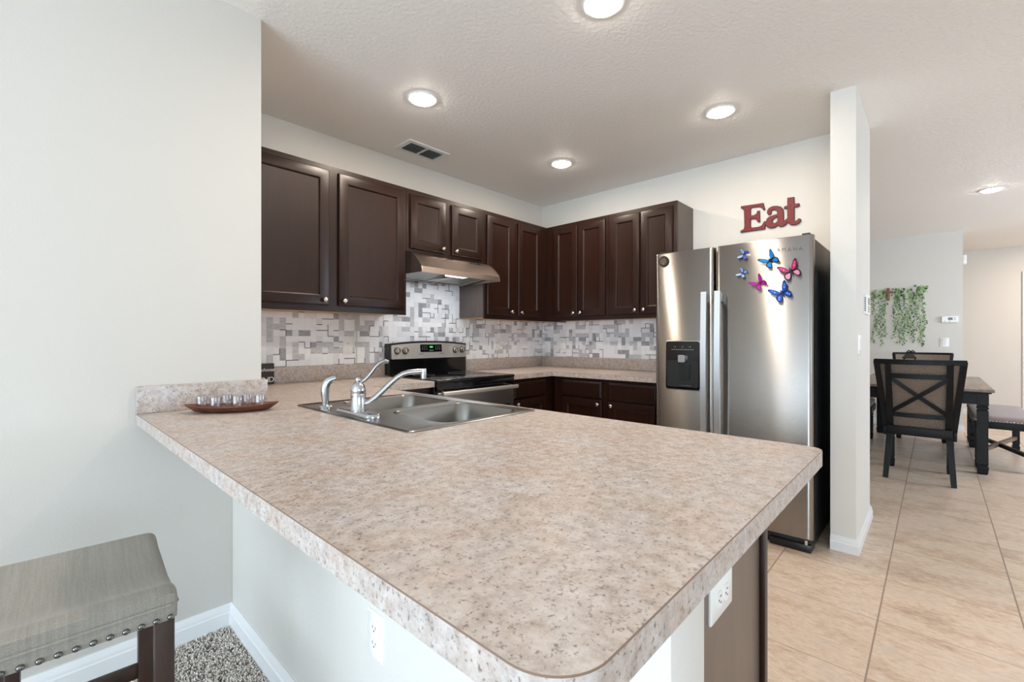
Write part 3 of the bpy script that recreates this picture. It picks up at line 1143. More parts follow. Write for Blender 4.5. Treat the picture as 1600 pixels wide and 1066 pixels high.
m = MB()
m.prism([(RX0, 1.035), (RX1, 1.035)] + arch(1.158, .022), 'y', -0.024, -0.088)
m.build('backguard', 'black_satin', rg)
m = MB()
pt = arch(1.146, .020)
ring = lambda y: [(max(RX0 + .012, min(RX1 - .012, x)), y - (z - 1.04) * -0.12, z) for x, z in [(RX0 + .012, 1.043), (RX1 - .012, 1.043)] + pt]
m.loft([ring(-.088), ring(-.107)])
cp = m.build('control_panel', 'steel_panel', rg)
yp = lambda z: -.1075 + (z - 1.04) * .12
Fp = lambda x, z: frameM((x, yp(z), z), (0, -1, 0.12), (0, 0.12, 1))
m = MB(); F = Fp(-1.527, 1.122)
m.loft([[F @ Vector((x, y, z)) for x, y in rrect(0, 0, .106, .030, .003, 2)] for z in (-.002, .0015)]); dp = m.build('display', 'black_gloss', cp)
m = MB(); m.loft([[F @ Vector((x, y, z)) for x, y in rrect(.0, .010, .016, .007, .001, 1)] for z in (.0012, .002)]); m.build('clock', 'display_green', dp)
m = MB()
for ix in (-.085, -.065, -.045, .045, .065, .085):
    for iy in (.015, .002, -.01):
        m.loft([[F @ Vector((x, y, z)) for x, y in rrect(ix, iy, .0055, .0018, .0004, 1)] for z in (.0012, .0019)])
m.loft([[F @ Vector((x, y, z)) for x, y in rrect(0, -.017, .022, .003, .0005, 1)] for z in (.0012, .0019)])
m.build('key_marks', 'display_marks', dp)
F2 = Fp(-1.527, 1.066)
m = MB()
for x0 in (-.1, .1):
    for k in range(7):
        m.loft([[F2 @ Vector((x, y, z)) for x, y in rrect(x0 + (k - 3) * .008, .012, .003, .0016, .0004, 1)] for z in (-.001, .001)])
m.build('printed_marks', 'dark_slot', cp)
for kx in (-1.845, -1.775, -1.280, -1.205):
    F = Fp(kx, 1.105)
    m = MB(); m.lathe([(.027, -.002), (.027, .003), (.023, .006)], 28, F); kr = m.build('knob', 'black_satin', cp)
    m = MB(); m.lathe([(.021, .004), (.0205, .022), (.018, .026), (.004, .027)], 28, F)
    m.loft([[F @ Vector((x, y, z)) for x, y in rrect(0, .002, .004, .020, .002, 2)] for z in (.026, .031)]); m.build('cap', 'nickel', kr)
m = MB(); m.nested((RX0 + .006, -0.632, 0.20), XU, Vector((0, -1, 0)), RX1 - RX0 - .012, 0.635, [(0, 0), (0, .026), (.004, .030), (.006, .030)])
od = m.build('oven_door', 'steel', rg)
m = MB(); m.box((RX0 + .05, -0.6645, 0.27), (RX1 - .05, -0.6615, 0.70), 0.001); m.build('door_glass', 'glass_black', od)
m = MB(); m.box((RX0 + .012, -0.722, 0.818), (RX1 - .012, -0.700, 0.846), 0.007, 3)
for x in (RX0 + .05, RX1 - .05):
    m.box((x - .012, -.702, .822), (x + .012, -.660, .842), .003)
m.build('handle', 'steel_panel', od)
m = MB(); m.nested((RX0 + .006, -0.632, 0.035), XU, Vector((0, -1, 0)), RX1 - RX0 - .012, 0.155, [(0, 0), (0, .022), (.006, .028), (.008, .028)]); m.build('drawer', 'steel', rg)

hd = thing('range_hood', 'stainless under-cabinet range hood with lit lamp', 'range hood', (xc, -0.25, 1.67))
HX0, HX1 = -1.908, -1.153
m = MB()
prof = [(-.004, 1.818), (-.325, 1.818), (-.365, 1.808), (-.405, 1.780), (-.500, 1.697), (-.502, 1.657), (-.490, 1.657), (-.486, 1.692), (-.470, 1.712), (-.020, 1.712), (-.018, 1.662), (-.004, 1.662)]
m.prism(prof, 'x', HX0, HX1)
m.build('shell', 'steel_hood', hd, smooth=25)
cap = [(-.004, 1.8185), (-.330, 1.8185), (-.372, 1.808), (-.420, 1.780), (-.470, 1.736), (-.498, 1.702), (-.5035, 1.680), (-.5035, 1.657), (-.300, 1.660), (-.004, 1.660)]
for x0, x1 in ((HX0 - .0035, HX0 - .0003), (HX1 + .0003, HX1 + .0025)):
    m = MB(); m.prism(cap, 'x', x0, x1); m.build('end_cap', 'steel_hood', hd, smooth=20)

for x0, x1 in ((HX0 + .04, -1.57), (-1.50, HX1 - .03)):
    m = MB(); m.bar([(x0, -.22, 1.680), (x1, -.22, 1.680)], 0.30, 0.008, (0, 1, -.12)); fl = m.build('filter', 'filter', hd)
    m = MB()
    for y in (-.365, -.075):
        m.bar([(x0, y, 1.673 - (y + .22) * .12), (x1, y, 1.673 - (y + .22) * .12)], 0.016, 0.005, (0, 1, 0))
    for x in (x0, x1):
        m.bar([(x, -.37, 1.691), (x, -.07, 1.655)], 0.014, 0.006, (1, 0, 0))
    m.build('filter_frame', 'steel', fl)
m = MB(); m.box((-1.62, -.465, 1.664), (-1.44, -.385, 1.695), 0.006, 3); m.build('lamp_lens', 'hood_lens', hd)
m = MB(); m.box((-1.565, -.37, 1.66), (-1.505, -.06, 1.705), .006); m.build('centre_rail', 'steel', hd)
for x in (-1.36, -1.33, -1.30, -1.27):
    m = MB(); m.box((x - .008, -.395, 1.792), (x + .008, -.386, 1.798), .002); m.build('vent_slot', 'dark_slot', hd)
area('hood_lamp', (-1.53, -.30, 1.655), (0, 0, 0), 0.55, 0.22, 2.2, (0.92, 0.96, 1.0))

# ------------------------------------------------------------------ refrigerator
fr = thing('refrigerator', 'stainless side-by-side refrigerator with water dispenser', 'refrigerator', (-0.42, -2.115, 0))
m = MB(); m.box((-0.735, -2.572, 0.025), (-0.030, -1.660, 1.765), 0.006); m.build('body', 'fridge_side', fr)


def fdoor(y0, y1, name, hole=None):
    # y0 > y1 ; slightly crowned front
    n = 48
    yc, h = (y0 + y1) / 2, (y0 - y1) / 2
    prof = [(-0.742, y0), (-0.742, y1)]
    for k in range(n + 1):
        t = -1 + 2 * k / n
        e = 1 - abs(t) ** 40
        prof.append((-0.782 - 0.014 * e - 0.008 * (1 - t * t), yc + h * t))
    m = MB()
    zs = [(0.075, .004), (0.079, 0), (1.771, 0), (1.776, .004)]
    m.loft([[(x + (i if x < -.76 else 0), y, z) for x, y in prof] for z, i in zs])
    return m.build(name, 'steel_door', fr, uv='yz', smooth=40)


d1 = fdoor(-1.657, -2.046, 'freezer_door')
d2 = fdoor(-2.056, -2.578, 'fridge_door')
for d, yh in ((d1, -2.010), (d2, -2.092)):
    m = MB()
    pts = []
    for k in range(15):
        t = k / 14
        z = 1.490 - t * 1.05
        pts.append((-0.858 - 0.012 * sin(pi * t), yh, z))
    m.bar(pts, 0.034, 0.020, (0, 1, 0))
    for z in (1.455, 0.475):
        m.box((-0.858, yh - .011, z - .028), (-0.800, yh + .011, z + .028), .004)
    m.build('handle', 'handle_metal', d)
# dispenser
m = MB()
DY0, DY1, DZ0, DZ1 = -1.738, -1.966, 0.862, 1.180
Fd = frameM((-0.8045, (DY0 + DY1) / 2, (DZ0 + DZ1) / 2), (-1, 0, 0), (0, 0, 1))
w2, h2 = (DY0 - DY1) / 2, (DZ1 - DZ0) / 2
m.loft([[Fd @ Vector((x, y, z)) for x, y in rrect(0, 0, w2 + i, h2 + i, .018, 5)] for i, z in ((.004, -.012), (.004, .0), (.002, .0025), (0, .0025))])
ds = m.build('dispenser', 'steel', d1)
m = MB(); m.loft([[Fd @ Vector((x, y, z)) for x, y in rrect(0, 0, w2 - .001, h2 - .001, .016, 5)] for z in (.001, .0035)]); m.build('dispenser_panel', 'black_gloss', ds)
m = MB(); m.loft([[Fd @ Vector((x, y, z)) for x, y in rrect(0, -.055, w2 - .008, .088, .012, 5)] for z in (.003, .0042)]); m.build('niche', 'black_matte', ds)
m = MB(); m.loft([[Fd @ Vector((x * s, y, z)) for x, y in rrect(.0, .045, .026, .024, .006, 3)] for s, z in ((1, .003), (1, .02), (.8, .026))]); m.build('spout', 'satin_chrome', ds)
m = MB(); m.loft([[Fd @ Vector((x, y, z)) for x, y in rrect(.018, -.04, .032, .052, .006, 3)] for z in (.004, .010)]); m.build('paddle', 'black_satin', ds)
m = MB(); m.loft([[Fd @ Vector((x, y, z)) for x, y in rrect(.022, -.132, .045, .004, .002, 2)] for z in (.004, .016)]); m.build('drip_tray', 'satin_chrome', ds)
m = MB()
for x in (-.05, 0, .05):
    m.loft([[Fd @ Vector((p, q, z)) for p, q in rrect(x, .122, .006, .002, .0006, 1)] for z in (.0034, .0042)])
for k in range(10):
    m.loft([[Fd @ Vector((p, q, z)) for p, q in rrect(-.07 + k * .0155, .104, .005, .0028, .0006, 1)] for z in (.0034, .0039)])
m.build('key_marks', 'display_marks', ds)
m = MB(); m.box((-0.770, -2.565, 0.012), (-0.70, -1.668, 0.070), .004); m.build('toe_grille', 'black_matte', fr)
m = MB(); m.box((-0.790, -2.568, 0.0), (-0.690, -2.36, 0.045), .006); m.build('foot', 'black_satin', fr)
m = MB(); m.cyl((-0.80, -2.545, .05), (-0.80, -2.545, .074), .008); m.build('hinge_pin', 'chrome', fr)
for y in (-1.70, -2.54):
    m = MB(); m.box((-0.775, y - .02, 1.776), (-0.66, y + .02, 1.790), .004); m.build('hinge_cover', 'fridge_side', fr)


def text_mesh(body, name, F, size, matn, parent, depth=0.0008, shear=0.0, space=1.0, bold=0.0):
    cu = bpy.data.curves.new(name, 'FONT')
    cu.body = body
    cu.size = size
    cu.extrude = depth
    cu.shear = shear
    cu.space_character = space
    cu.offset = bold
    cu.align_x = 'CENTER'
    cu.align_y = 'CENTER'
    cu.resolution_u = 4
    tmp = bpy.data.objects.new(name, cu)
    C.objects.link(tmp)
    dg = bpy.context.evaluated_depsgraph_get()
    me = bpy.data.meshes.new_from_object(tmp.evaluated_get(dg))
    bpy.data.objects.remove(tmp)
    me.name = name
    off = Vector((0, 0, 0)); p = parent
    while p is not None:
        off += p.location; p = p.parent
    me.transform(Matrix.Translation(-off) @ F)
    me.materials.clear()
    me.materials.append(M[matn])
    o = bpy.data.objects.new(name, me)
    C.objects.link(o)
    o.parent = parent
    return o


text_mesh('AMANA', 'lettering', frameM((-0.8042, -2.465, 1.706), (-1, 0, 0), (0, 0, 1)), 0.028, 'display_marks', d2, 0.0006, 0, 1.5)


# magnets
def poly_plate(m, F, pts, z, t=0.0006):
    m.loft([[F @ Vector((x, y, zz)) for x, y in pts] for zz in (z, z + t)])


FW = [(0.06, 0.10), (0.35, 0.55), (0.72, 0.92), (0.95, 1.0), (1.02, 0.86), (0.92, 0.52), (0.72, 0.16), (0.45, -0.02), (0.06, -0.04)]
HWG = [(0.06, -0.04), (0.45, -0.02), (0.72, -0.10), (0.84, -0.36), (0.78, -0.66), (0.60, -0.84), (0.40, -0.76), (0.20, -0.46), (0.06, -0.16)]


def shrink(pts, k):
    cx = sum(p[0] for p in pts) / len(pts); cy = sum(p[1] for p in pts) / len(pts)
    return [(cx + (x - cx) * k, cy + (y - cy) * k) for x, y in pts]


def butterfly(pos, size, rot, cols, label, fold=20):
    # cols: border, forewing, hindwing, spot
    r = thing('butterfly_magnet', label, 'magnet', pos, 'butterfly magnets on the refrigerator')
    F0 = frameM(pos, (-1, 0, 0), (0, sin(radians(-rot)) * -1, cos(radians(rot))))
    S = Matrix.Scale(size / 2.05, 4)
    m = MB(); m.tube([F0 @ S @ Vector((0, y, .10)) for y in (.42, .30, .1, -.1, -.35, -.55)], [size * .012, size * .03, size * .042, size * .036, size * .026, size * .010], 10)
    m.build('body', cols[0], r)
    m = MB()
    for s in (-1, 1):
        m.tube([F0 @ S @ Vector((0.02 * s, .40, .10)), F0 @ S @ Vector((.10 * s, .62, .16)), F0 @ S @ Vector((.16 * s, .78, .2))], size * .005, 6)
    m.build('antennae', cols[0], r)
    for s in (-1, 1):
        R = Matrix.Rotation(radians(-fold) * s, 4, 'Y')
        Fs = F0 @ S @ Matrix.Translation((0, 0, .10)) @ R @ Matrix.Scale(s, 4, (1, 0, 0))
        m = MB()
        m.mi = 0
        poly_plate(m, Fs, FW, 0, .02); poly_plate(m, Fs, HWG, -.004, .02)
        m.mi = 1
        poly_plate(m, Fs, shrink(FW, .78), .021, .012)
        m.mi = 2
        poly_plate(m, Fs, shrink(HWG, .70), .017, .012)
        m.mi = 3
        for px, py, q in ((.55, .40, .07), (.70, .62, .05), (.45, -.3, .07), (.58, -.5, .06)):
            poly_plate(m, Fs, [(px + q * cos(a * pi / 4), py + q * 1.4 * sin(a * pi / 4)) for a in range(8)], .034, .006)
        m.build('wing', cols, r, smooth=20)
    return r


XM = -0.8046
butterfly((XM, -2.227, 1.703), .066, 70, ['w_navy', 'w_sky', 'w_blue', 'w_blue'], 'small pale blue butterfly magnet, upper of the two at the left')
butterfly((XM, -2.220, 1.592), .064, 60, ['w_navy', 'w_sky', 'w_sky', 'w_blue'], 'small light blue butterfly magnet, lower of the two at the left')
butterfly((XM, -2.371, 1.651), .100, 40, ['w_black', 'w_cyan', 'w_cyan', 'w_cyan'], 'bright blue black-edged butterfly magnet, top one on the refrigerator door', 24)
butterfly((XM, -2.314, 1.522), .090, 42, ['w_plum', 'w_purple', 'w_purple', 'w_pink'], 'purple magenta butterfly magnet near the middle of the door', 26)
butterfly((XM, -2.475, 1.577), .112, 24, ['w_black', 'w_pink', 'w_rose', 'w_rose'], 'pink butterfly magnet with dark edges, rightmost on the door', 20)
butterfly((XM, -2.430, 1.457), .112, 30, ['w_navy', 'w_royal', 'w_royal', 'w_sky'], 'dark blue butterfly magnet, lowest on the refrigerator door', 20)

rm = thing('round_magnet', 'round dark magnet with bronze marks at the top of the freezer door', 'magnet', (-0.803, -1.722, 1.722))
F = frameM((-0.8025, -1.722, 1.722), (-1, 0, 0), (0, 0, 1))
m = MB(); m.lathe([(.034, 0), (.036, .002), (.036, .005), (.034, .007), (.030, .0066), (.004, .0066)], 32, F); m.build('disc', 'sign_black', rm)
m = MB()
for y, ws in ((.014, (.006, .008)), (.002, (.010, .006, .005)), (-.010, (.006, .009, .006)), (-.019, (.010,))):
    x = -sum(ws) - .002 * (len(ws) - 1) / 2
    for w in ws:
        m.loft([[F @ Vector((p, q, z)) for p, q in rrect(x + w, y, w * .8, .0028, .001, 2)] for z in (.0064, .0072)])
        x += 2 * w + .001
m.build('marks', 'bronze', rm)

# ------------------------------------------------------------------ Eat letters on the wall
EAT_E = [(-1.978, 2.215), (-2.134, 2.209), (-2.146, 2.157), (-2.135, 2.155), (-2.122, 2.177), (-2.104, 2.186), (-2.055, 2.189), (-2.048, 2.18), (-2.048, 2.131), (-2.072, 2.13), (-2.088, 2.14), (-2.092, 2.159), (-2.11, 2.156), (-2.112, 2.071), (-2.095, 2.073), (-2.088, 2.092), (-2.072, 2.103), (-2.048, 2.103), (-2.047, 2.051), (-2.055, 2.038), (-2.104, 2.037), (-2.123, 2.044), (-2.138, 2.07), (-2.152, 2.064), (-2.145, 2.012), (-1.976, 2.013), (-1.976, 2.028), (-1.999, 2.036), (-2.003, 2.058), (-2.0, 2.176), (-1.993, 2.193), (-1.979, 2.199)]
EAT_A = [(-2.157, 2.13), (-2.16, 2.148), (-2.171, 2.164), (-2.195, 2.173), (-2.223, 2.17), (-2.249, 2.158), (-2.264, 2.138), (-2.267, 2.112), (-2.267, 2.06), (-2.272, 2.048), (-2.288, 2.056), (-2.292, 2.04), (-2.281, 2.021), (-2.26, 2.011), (-2.242, 2.012), (-2.23, 2.027), (-2.209, 2.012), (-2.181, 2.012), (-2.16, 2.023), (-2.148, 2.044), (-2.142, 2.072), (-2.152, 2.07), (-2.157, 2.087), (-2.171, 2.098), (-2.2, 2.106), (-2.226, 2.11), (-2.223, 2.131), (-2.212, 2.142), (-2.195, 2.144), (-2.187, 2.138), (-2.188, 2.124), (-2.181, 2.112), (-2.167, 2.114)]
EAT_AH = [(-2.193, 2.062), (-2.2, 2.077), (-2.226, 2.088), (-2.226, 2.057), (-2.212, 2.046), (-2.2, 2.048)]
EAT_T = [(-2.29, 2.214), (-2.332, 2.211), (-2.334, 2.161), (-2.363, 2.16), (-2.366, 2.143), (-2.357, 2.135), (-2.334, 2.136), (-2.334, 2.048), (-2.339, 2.036), (-2.35, 2.042), (-2.359, 2.053), (-2.374, 2.046), (-2.374, 2.03), (-2.359, 2.015), (-2.337, 2.009), (-2.315, 2.012), (-2.297, 2.028), (-2.283, 2.041), (-2.269, 2.036), (-2.267, 2.052), (-2.285, 2.062), (-2.29, 2.071), (-2.29, 2.138), (-2.27, 2.137), (-2.27, 2.155), (-2.29, 2.158)]
# letters in the plane of the wall: build in (y, z) then turn
es = thing('wall_letters', 'red wooden letters spelling Eat on the wall above the refrigerator', 'wall sign', (-0.012, -2.17, 2.11))


def letter(loops, x0, x1):
    m = MB()
    A = []
    for lp in loops:
        A.append(list(lp))
    R = Matrix(((0, 0, 1, 0), (1, 0, 0, 0), (0, 1, 0, 0), (0, 0, 0, 1)))   # (a,b,z)->(z,a,b)
    ins = [inset(A[0], .0028)] + [inset(h, -.0028) for h in A[1:]]

    def filled(lps, x):
        t = bmesh.new(); ee = []
        for lp in lps:
            vs = [t.verts.new((x, p[0], p[1])) for p in lp]
            ee += [t.edges.new((vs[i], vs[(i + 1) % len(vs)])) for i in range(len(vs))]
        bmesh.ops.triangle_fill(t, edges=ee, use_beauty=True)
        m.merge(t)
    m.mi = 0
    filled(ins, x1)
    m.mi = 1
    filled(A, x0)
    for a, c in zip(A, ins):
        m.loft([[(x0, p[0], p[1]) for p in a], [(x1 + .002, p[0], p[1]) for p in a], [(x1, p[0], p[1]) for p in c]], True, False, False)
    return m


letter([EAT_E], -0.001, -0.0150).build('letter_e', ['red', 'red_edge'], es, smooth=0)
letter([EAT_A, EAT_AH], -0.001, -0.0154).build('letter_a', ['red', 'red_edge'], es, smooth=0)
letter([EAT_T], -0.001, -0.0158).build('letter_t', ['red', 'red_edge'], es, smooth=0)

# ------------------------------------------------------------------ small things on the counter
sg_ = thing('word_sign', 'small black block sign with white lettering, in the corner behind the white wall', 'sign', (-2.75, -0.037, 0.9145))
m = MB(); m.box((-2.800, -0.054, 0.9145), (-2.700, -0.0205, 1.043), .002); m.build('block', 'sign_black', sg_)
F = frameM((-2.738, -0.0543, 1.004), (0, -1, 0), (0, 0, 1))
text_mesh('choose', 'lettering', F, 0.030, 'sign_white', sg_, 0.0006, 0.3, 0.9)
F = frameM((-2.752, -0.0543, 0.942), (0, -1, 0), (0, 0, 1))
text_mesh('KIND', 'lettering', F, 0.046, 'sign_white', sg_, 0.0006, 0, 0.9)

TA = radians(-31.9)
TC = Vector((-3.214, -1.083, 0.9142))
Tm = Matrix.Translation(TC) @ Matrix.Rotation(TA, 4, 'Z')
tr = thing('serving_tray', 'narrow boat shaped brown wooden tray on the counter, holding small glasses', 'tray', TC)


def boat(L, Wd, n=40, p=1.7):
    out = []
    for i in range(n):
        a = 2 * pi * i / n
        c, s = cos(a), sin(a)
        x = L * (abs(c) ** 0.8) * (1 if c >= 0 else -1)
        y = Wd * s * (1 - 0.35 * abs(x / L) ** 2)
        out.append((x, y))
    return out


m = MB()
rings = []
for L, Wd, z, lift in ((.105, .042, .0, 0), (.130, .056, .005, .0), (.158, .068, .018, .008), (.163, .071, .022, .010), (.158, .067, .0225, .010), (.130, .055, .013, .002), (.105, .044, .009, 0), (.05, .02, .0085, 0)):
    rings.append([Tm @ Vector((x, y, z + lift * (abs(x) / .163) ** 2)) for x, y in boat(L, Wd)])
m.loft(rings)
m.build('tray_body', 'tray', tr, smooth=45)
GL = [('front row, left', -.050, -.026), ('front row, middle', .024, -.026), ('front row, right', .100, -.018), ('back row, left', -.108, .012), ('back row, middle', -.028, .028), ('back row, right', .044, .028)]
g0 = None
for i, (nm, gx, gy) in enumerate(GL):
    if g0 is None:
        m = MB()
        m.lathe([(.017, 0), (.0185, .001), (.0225, .050), (.0222, .051), (.0212, .050), (.0178, .011), (.004, .009)], 28)
        g0 = m.build('shot_glass', 'glass', None, (0, 0, 0), smooth=50)
        o = g0
    else:
        o = g0.copy(); C.objects.link(o)
    o.location = Tm @ Vector((gx, gy, .0095))
    tag(o, 'clear shot glass on the wooden tray, %s of the two rows of three' % nm, 'glass', 'shot glasses on the wooden tray')

# ------------------------------------------------------------------ bar stool
SXa, SXb, SYa, SYb = -3.835, -3.525, -1.866, -1.458
st = thing('bar_stool', 'grey linen saddle stool with nailhead trim and dark wooden legs', 'stool', ((SXa + SXb) / 2, (SYa + SYb) / 2, 0))
yc, hy = (SYa + SYb) / 2, (SYb - SYa) / 2


def sprof(k):
    P = []
    top = []
    for i in range(25):
        t = -1 + 2 * i / 24
        z = 0.620 + 0.056 * abs(t) ** 2.0
        a = abs(t)
        if a > .70:
            q = (a - .70) / .30
            z -= 0.028 * (1 - math.sqrt(max(0, 1 - q * q)))
        top.append((t * (1.0), z))
    P = [(-.965, .588), (-.975, .612), (-.985, .626)] + top + [(.985, .626), (.975, .612), (.965, .588)]
    return [(yc + hy * (t * (1 - .03 * k)), .60 + (z - .60) * (1 - .25 * k)) for t, z in P]


m = MB()
rings = []
xm, hx = (SXa + SXb) / 2, (SXb - SXa) / 2
for t, k in ((-1.0, 1.0), (-.985, .6), (-.95, .25), (-.90, 0.05), (-.84, 0), (-.4, 0), (0, 0), (.4, 0), (.84, 0), (.90, .05), (.95, .25), (.985, .6), (1.0, 1.0)):
    rings.append([(xm + hx * t, y, z) for y, z in sprof(k)])
m.loft(rings)
seat = m.build('seat', 'linen', st, smooth=50)
m = MB()
pr = [(SXa + .004, SYa + .0005), (SXb - .004, SYa + .0005), (SXb + .0005, SYa + .012), (SXb + .0005, SYb - .012), (SXb - .004, SYb), (SXa + .004, SYb), (SXa, SYb - .012), (SXa, SYa + .012)]
m.tube([(SXa + .004, SYa + .003, .620), (SXb - .012, SYa + .003, .622), (SXb - .001, SYa + .010, .624), (SXb + .001, yc, .604), (SXb - .001, SYb - .01, .624)], .0042, 8)
m.build('welt', 'linen', seat)
nails = []
n0 = None
pos = [(SXb - .012 - k * .0245, SYa + .0055, 'y') for k in range(12)] + [(SXb - .0015, SYa + .03 + k * .0265, 'x') for k in range(13)]
for x, y, ax in pos:
    N = Vector((0, -1, 0)) if ax == 'y' else Vector((1, 0, 0))
    if n0 is None:
        m = MB(); m.lathe([(.0062, -.0015), (.0062, 0), (.005, .0026), (.003, .0038), (.001, .0042)], 12)
        me0 = m.build('nail_head', 'pewter', None, (0, 0, 0), 60)
        n0 = me0; o = n0
    else:
        o = n0.copy(); C.objects.link(o)
    o.parent = seat
    o.matrix_local = Matrix.Translation(Vector((x, y, .594)) - st.location) @ N.to_track_quat('Z', 'Y').to_matrix().to_4x4()
for lx, ly in ((-3.563, SYa + .012), (SXa + .022, SYa + .012), (-3.566, SYb - .066), (SXa + .022, SYb - .066)):
    m = MB(); m.box((lx, ly, 0), (lx + .034, ly + .034, .590), .003); m.build('leg', 'stool_wood', st)
for y, z in ((SYa + .024, .16), (SYb - .058, .29)):
    m = MB(); m.box((SXa + .05, y, z), (-3.566, y + .018, z + .035), .002); m.build('stretcher', 'stool_wood', st)
for x in (SXa + .030, -3.566):
    m = MB(); m.box((x, SYa + .04, .22), (x + .014, SYb - .06, .255), .002); m.build('stretcher', 'stool_wood', st)

st.rotation_euler = (0, 0, -0.058)

# ------------------------------------------------------------------ dining furniture
tb = thing('dining_table', 'rectangular dining table with weathered brown top and black legs', 'table', (2.87, -2.965, 0))
TX0, TX1, TY0, TY1 = 1.95, 3.80, -3.448, -2.482
m = MB(); m.box((TX0, TY0, .728), (TX1, TY1, .755), .006, 3); m.build('tabletop', 'table_wood', tb)
m = MB(); m.box((TX0 + .018, TY0 + .018, .715), (TX1 - .018, TY1 - .018, .7279), .004)
for a, c in (((TX0 + .05, TY0 + .05), (TX1 - .05, TY0 + .07)), ((TX0 + .05, TY1 - .07), (TX1 - .05, TY1 - .05)), ((TX0 + .05, TY0 + .071), (TX0 + .07, TY1 - .071)), ((TX1 - .07, TY0 + .071), (TX1 - .05, TY1 - .071))):
    m.box((a[0], a[1], .615), (c[0], c[1], .716))
m.build('apron', 'black_paint', tb)


def sq_leg(x, y, ztop, w, name, parent, mt='black_paint', zb=0.0):
    m = MB()
    k = ztop
    prof = [(0.36, 0), (0.44, .012), (.50, .055), (.50, .068), (.40, .074), (.40, .082), (.47, .088), (.47, .10), (.46, k * .5), (.47, k - .20), (.48, k - .155), (.40, k - .150), (.40, k - .142), (.50, k - .136), (.50, k - .125), (.43, k - .118), (.43, k - .112), (.5, k - .105), (.5, k)]
    m.loft([rect(x, y, w * q, z + zb) for q, z in prof])
    return m.build(name, mt, parent, smooth=20)


def rect(x, y, h, z):
    return [(x - h, y - h, z), (x + h, y - h, z), (x + h, y + h, z), (x - h, y + h, z)]


for x in (TX0 + .082, TX1 - .082):
    for y in (TY0 + .072, TY1 - .072):
        sq_leg(x, y, .716, .076, 'leg', tb)

bn = thing('dining_bench', 'upholstered black bench with crossed stretchers on the right side of the table', 'bench', (2.84, -3.53, 0))
BX0, BX1, BY0, BY1 = 2.255, 3.425, -3.735, -3.325
m = MB()
m.loft([[(x, y, z) for x, y in rrect((BX0 + BX1) / 2, (BY0 + BY1) / 2, (BX1 - BX0) / 2 - i, (BY1 - BY0) / 2 - i, .02, 4)] for i, z in ((.004, .440), (0, .448), (0, .465), (.006, .478), (.02, .486), (.06, .490))])
bc = m.build('seat', 'tweed_light', bn, smooth=50)
n1 = None
for k in range(18):
    y = BY0 + .02 + k * (BY1 - BY0 - .04) / 17
    if n1 is None:
        m = MB(); m.lathe([(.006, -.002), (.006, 0), (.003, .003)], 8); n1 = m.build('nail_head', 'nickel', None, (0, 0, 0), 60); o = n1
    else:
        o = n1.copy(); C.objects.link(o)
    o.parent = bc
    o.matrix_local = Matrix.Translation(Vector((BX0 - .0005, y, .448)) - bn.location) @ Vector((-1, 0, 0)).to_track_quat('Z', 'Y').to_matrix().to_4x4()
m = MB()
for a, c in (((BX0 + .01, BY0 + .01), (BX1 - .01, BY0 + .03)), ((BX0 + .01, BY1 - .03), (BX1 - .01, BY1 - .01)), ((BX0 + .01, BY0 + .031), (BX0 + .03, BY1 - .031)), ((BX1 - .03, BY0 + .031), (BX1 - .01, BY1 - .031))):
    m.box((a[0], a[1], .375), (c[0], c[1], .4402), .003)
m.build('apron', 'black_paint', bn)
for x in (BX0 + .042, BX1 - .042):
    for y in (BY0 + .042, BY1 - .042):
        sq_leg(x, y, .430, .056, 'leg', bn)
for s, mt in ((1, 'brown_wood'), (-1, 'black_paint')):
    ymid, hh = (BY0 + BY1) / 2, (BY1 - BY0) / 2 - .045
    m = MB(); m.bar([(BX0 + .05, ymid + s * hh, .15 + .002 * s), (BX1 - .05, ymid - s * hh, .15 + .002 * s)], .034, .03, (0, 0, 1))
    m.build('stretcher', mt, bn)


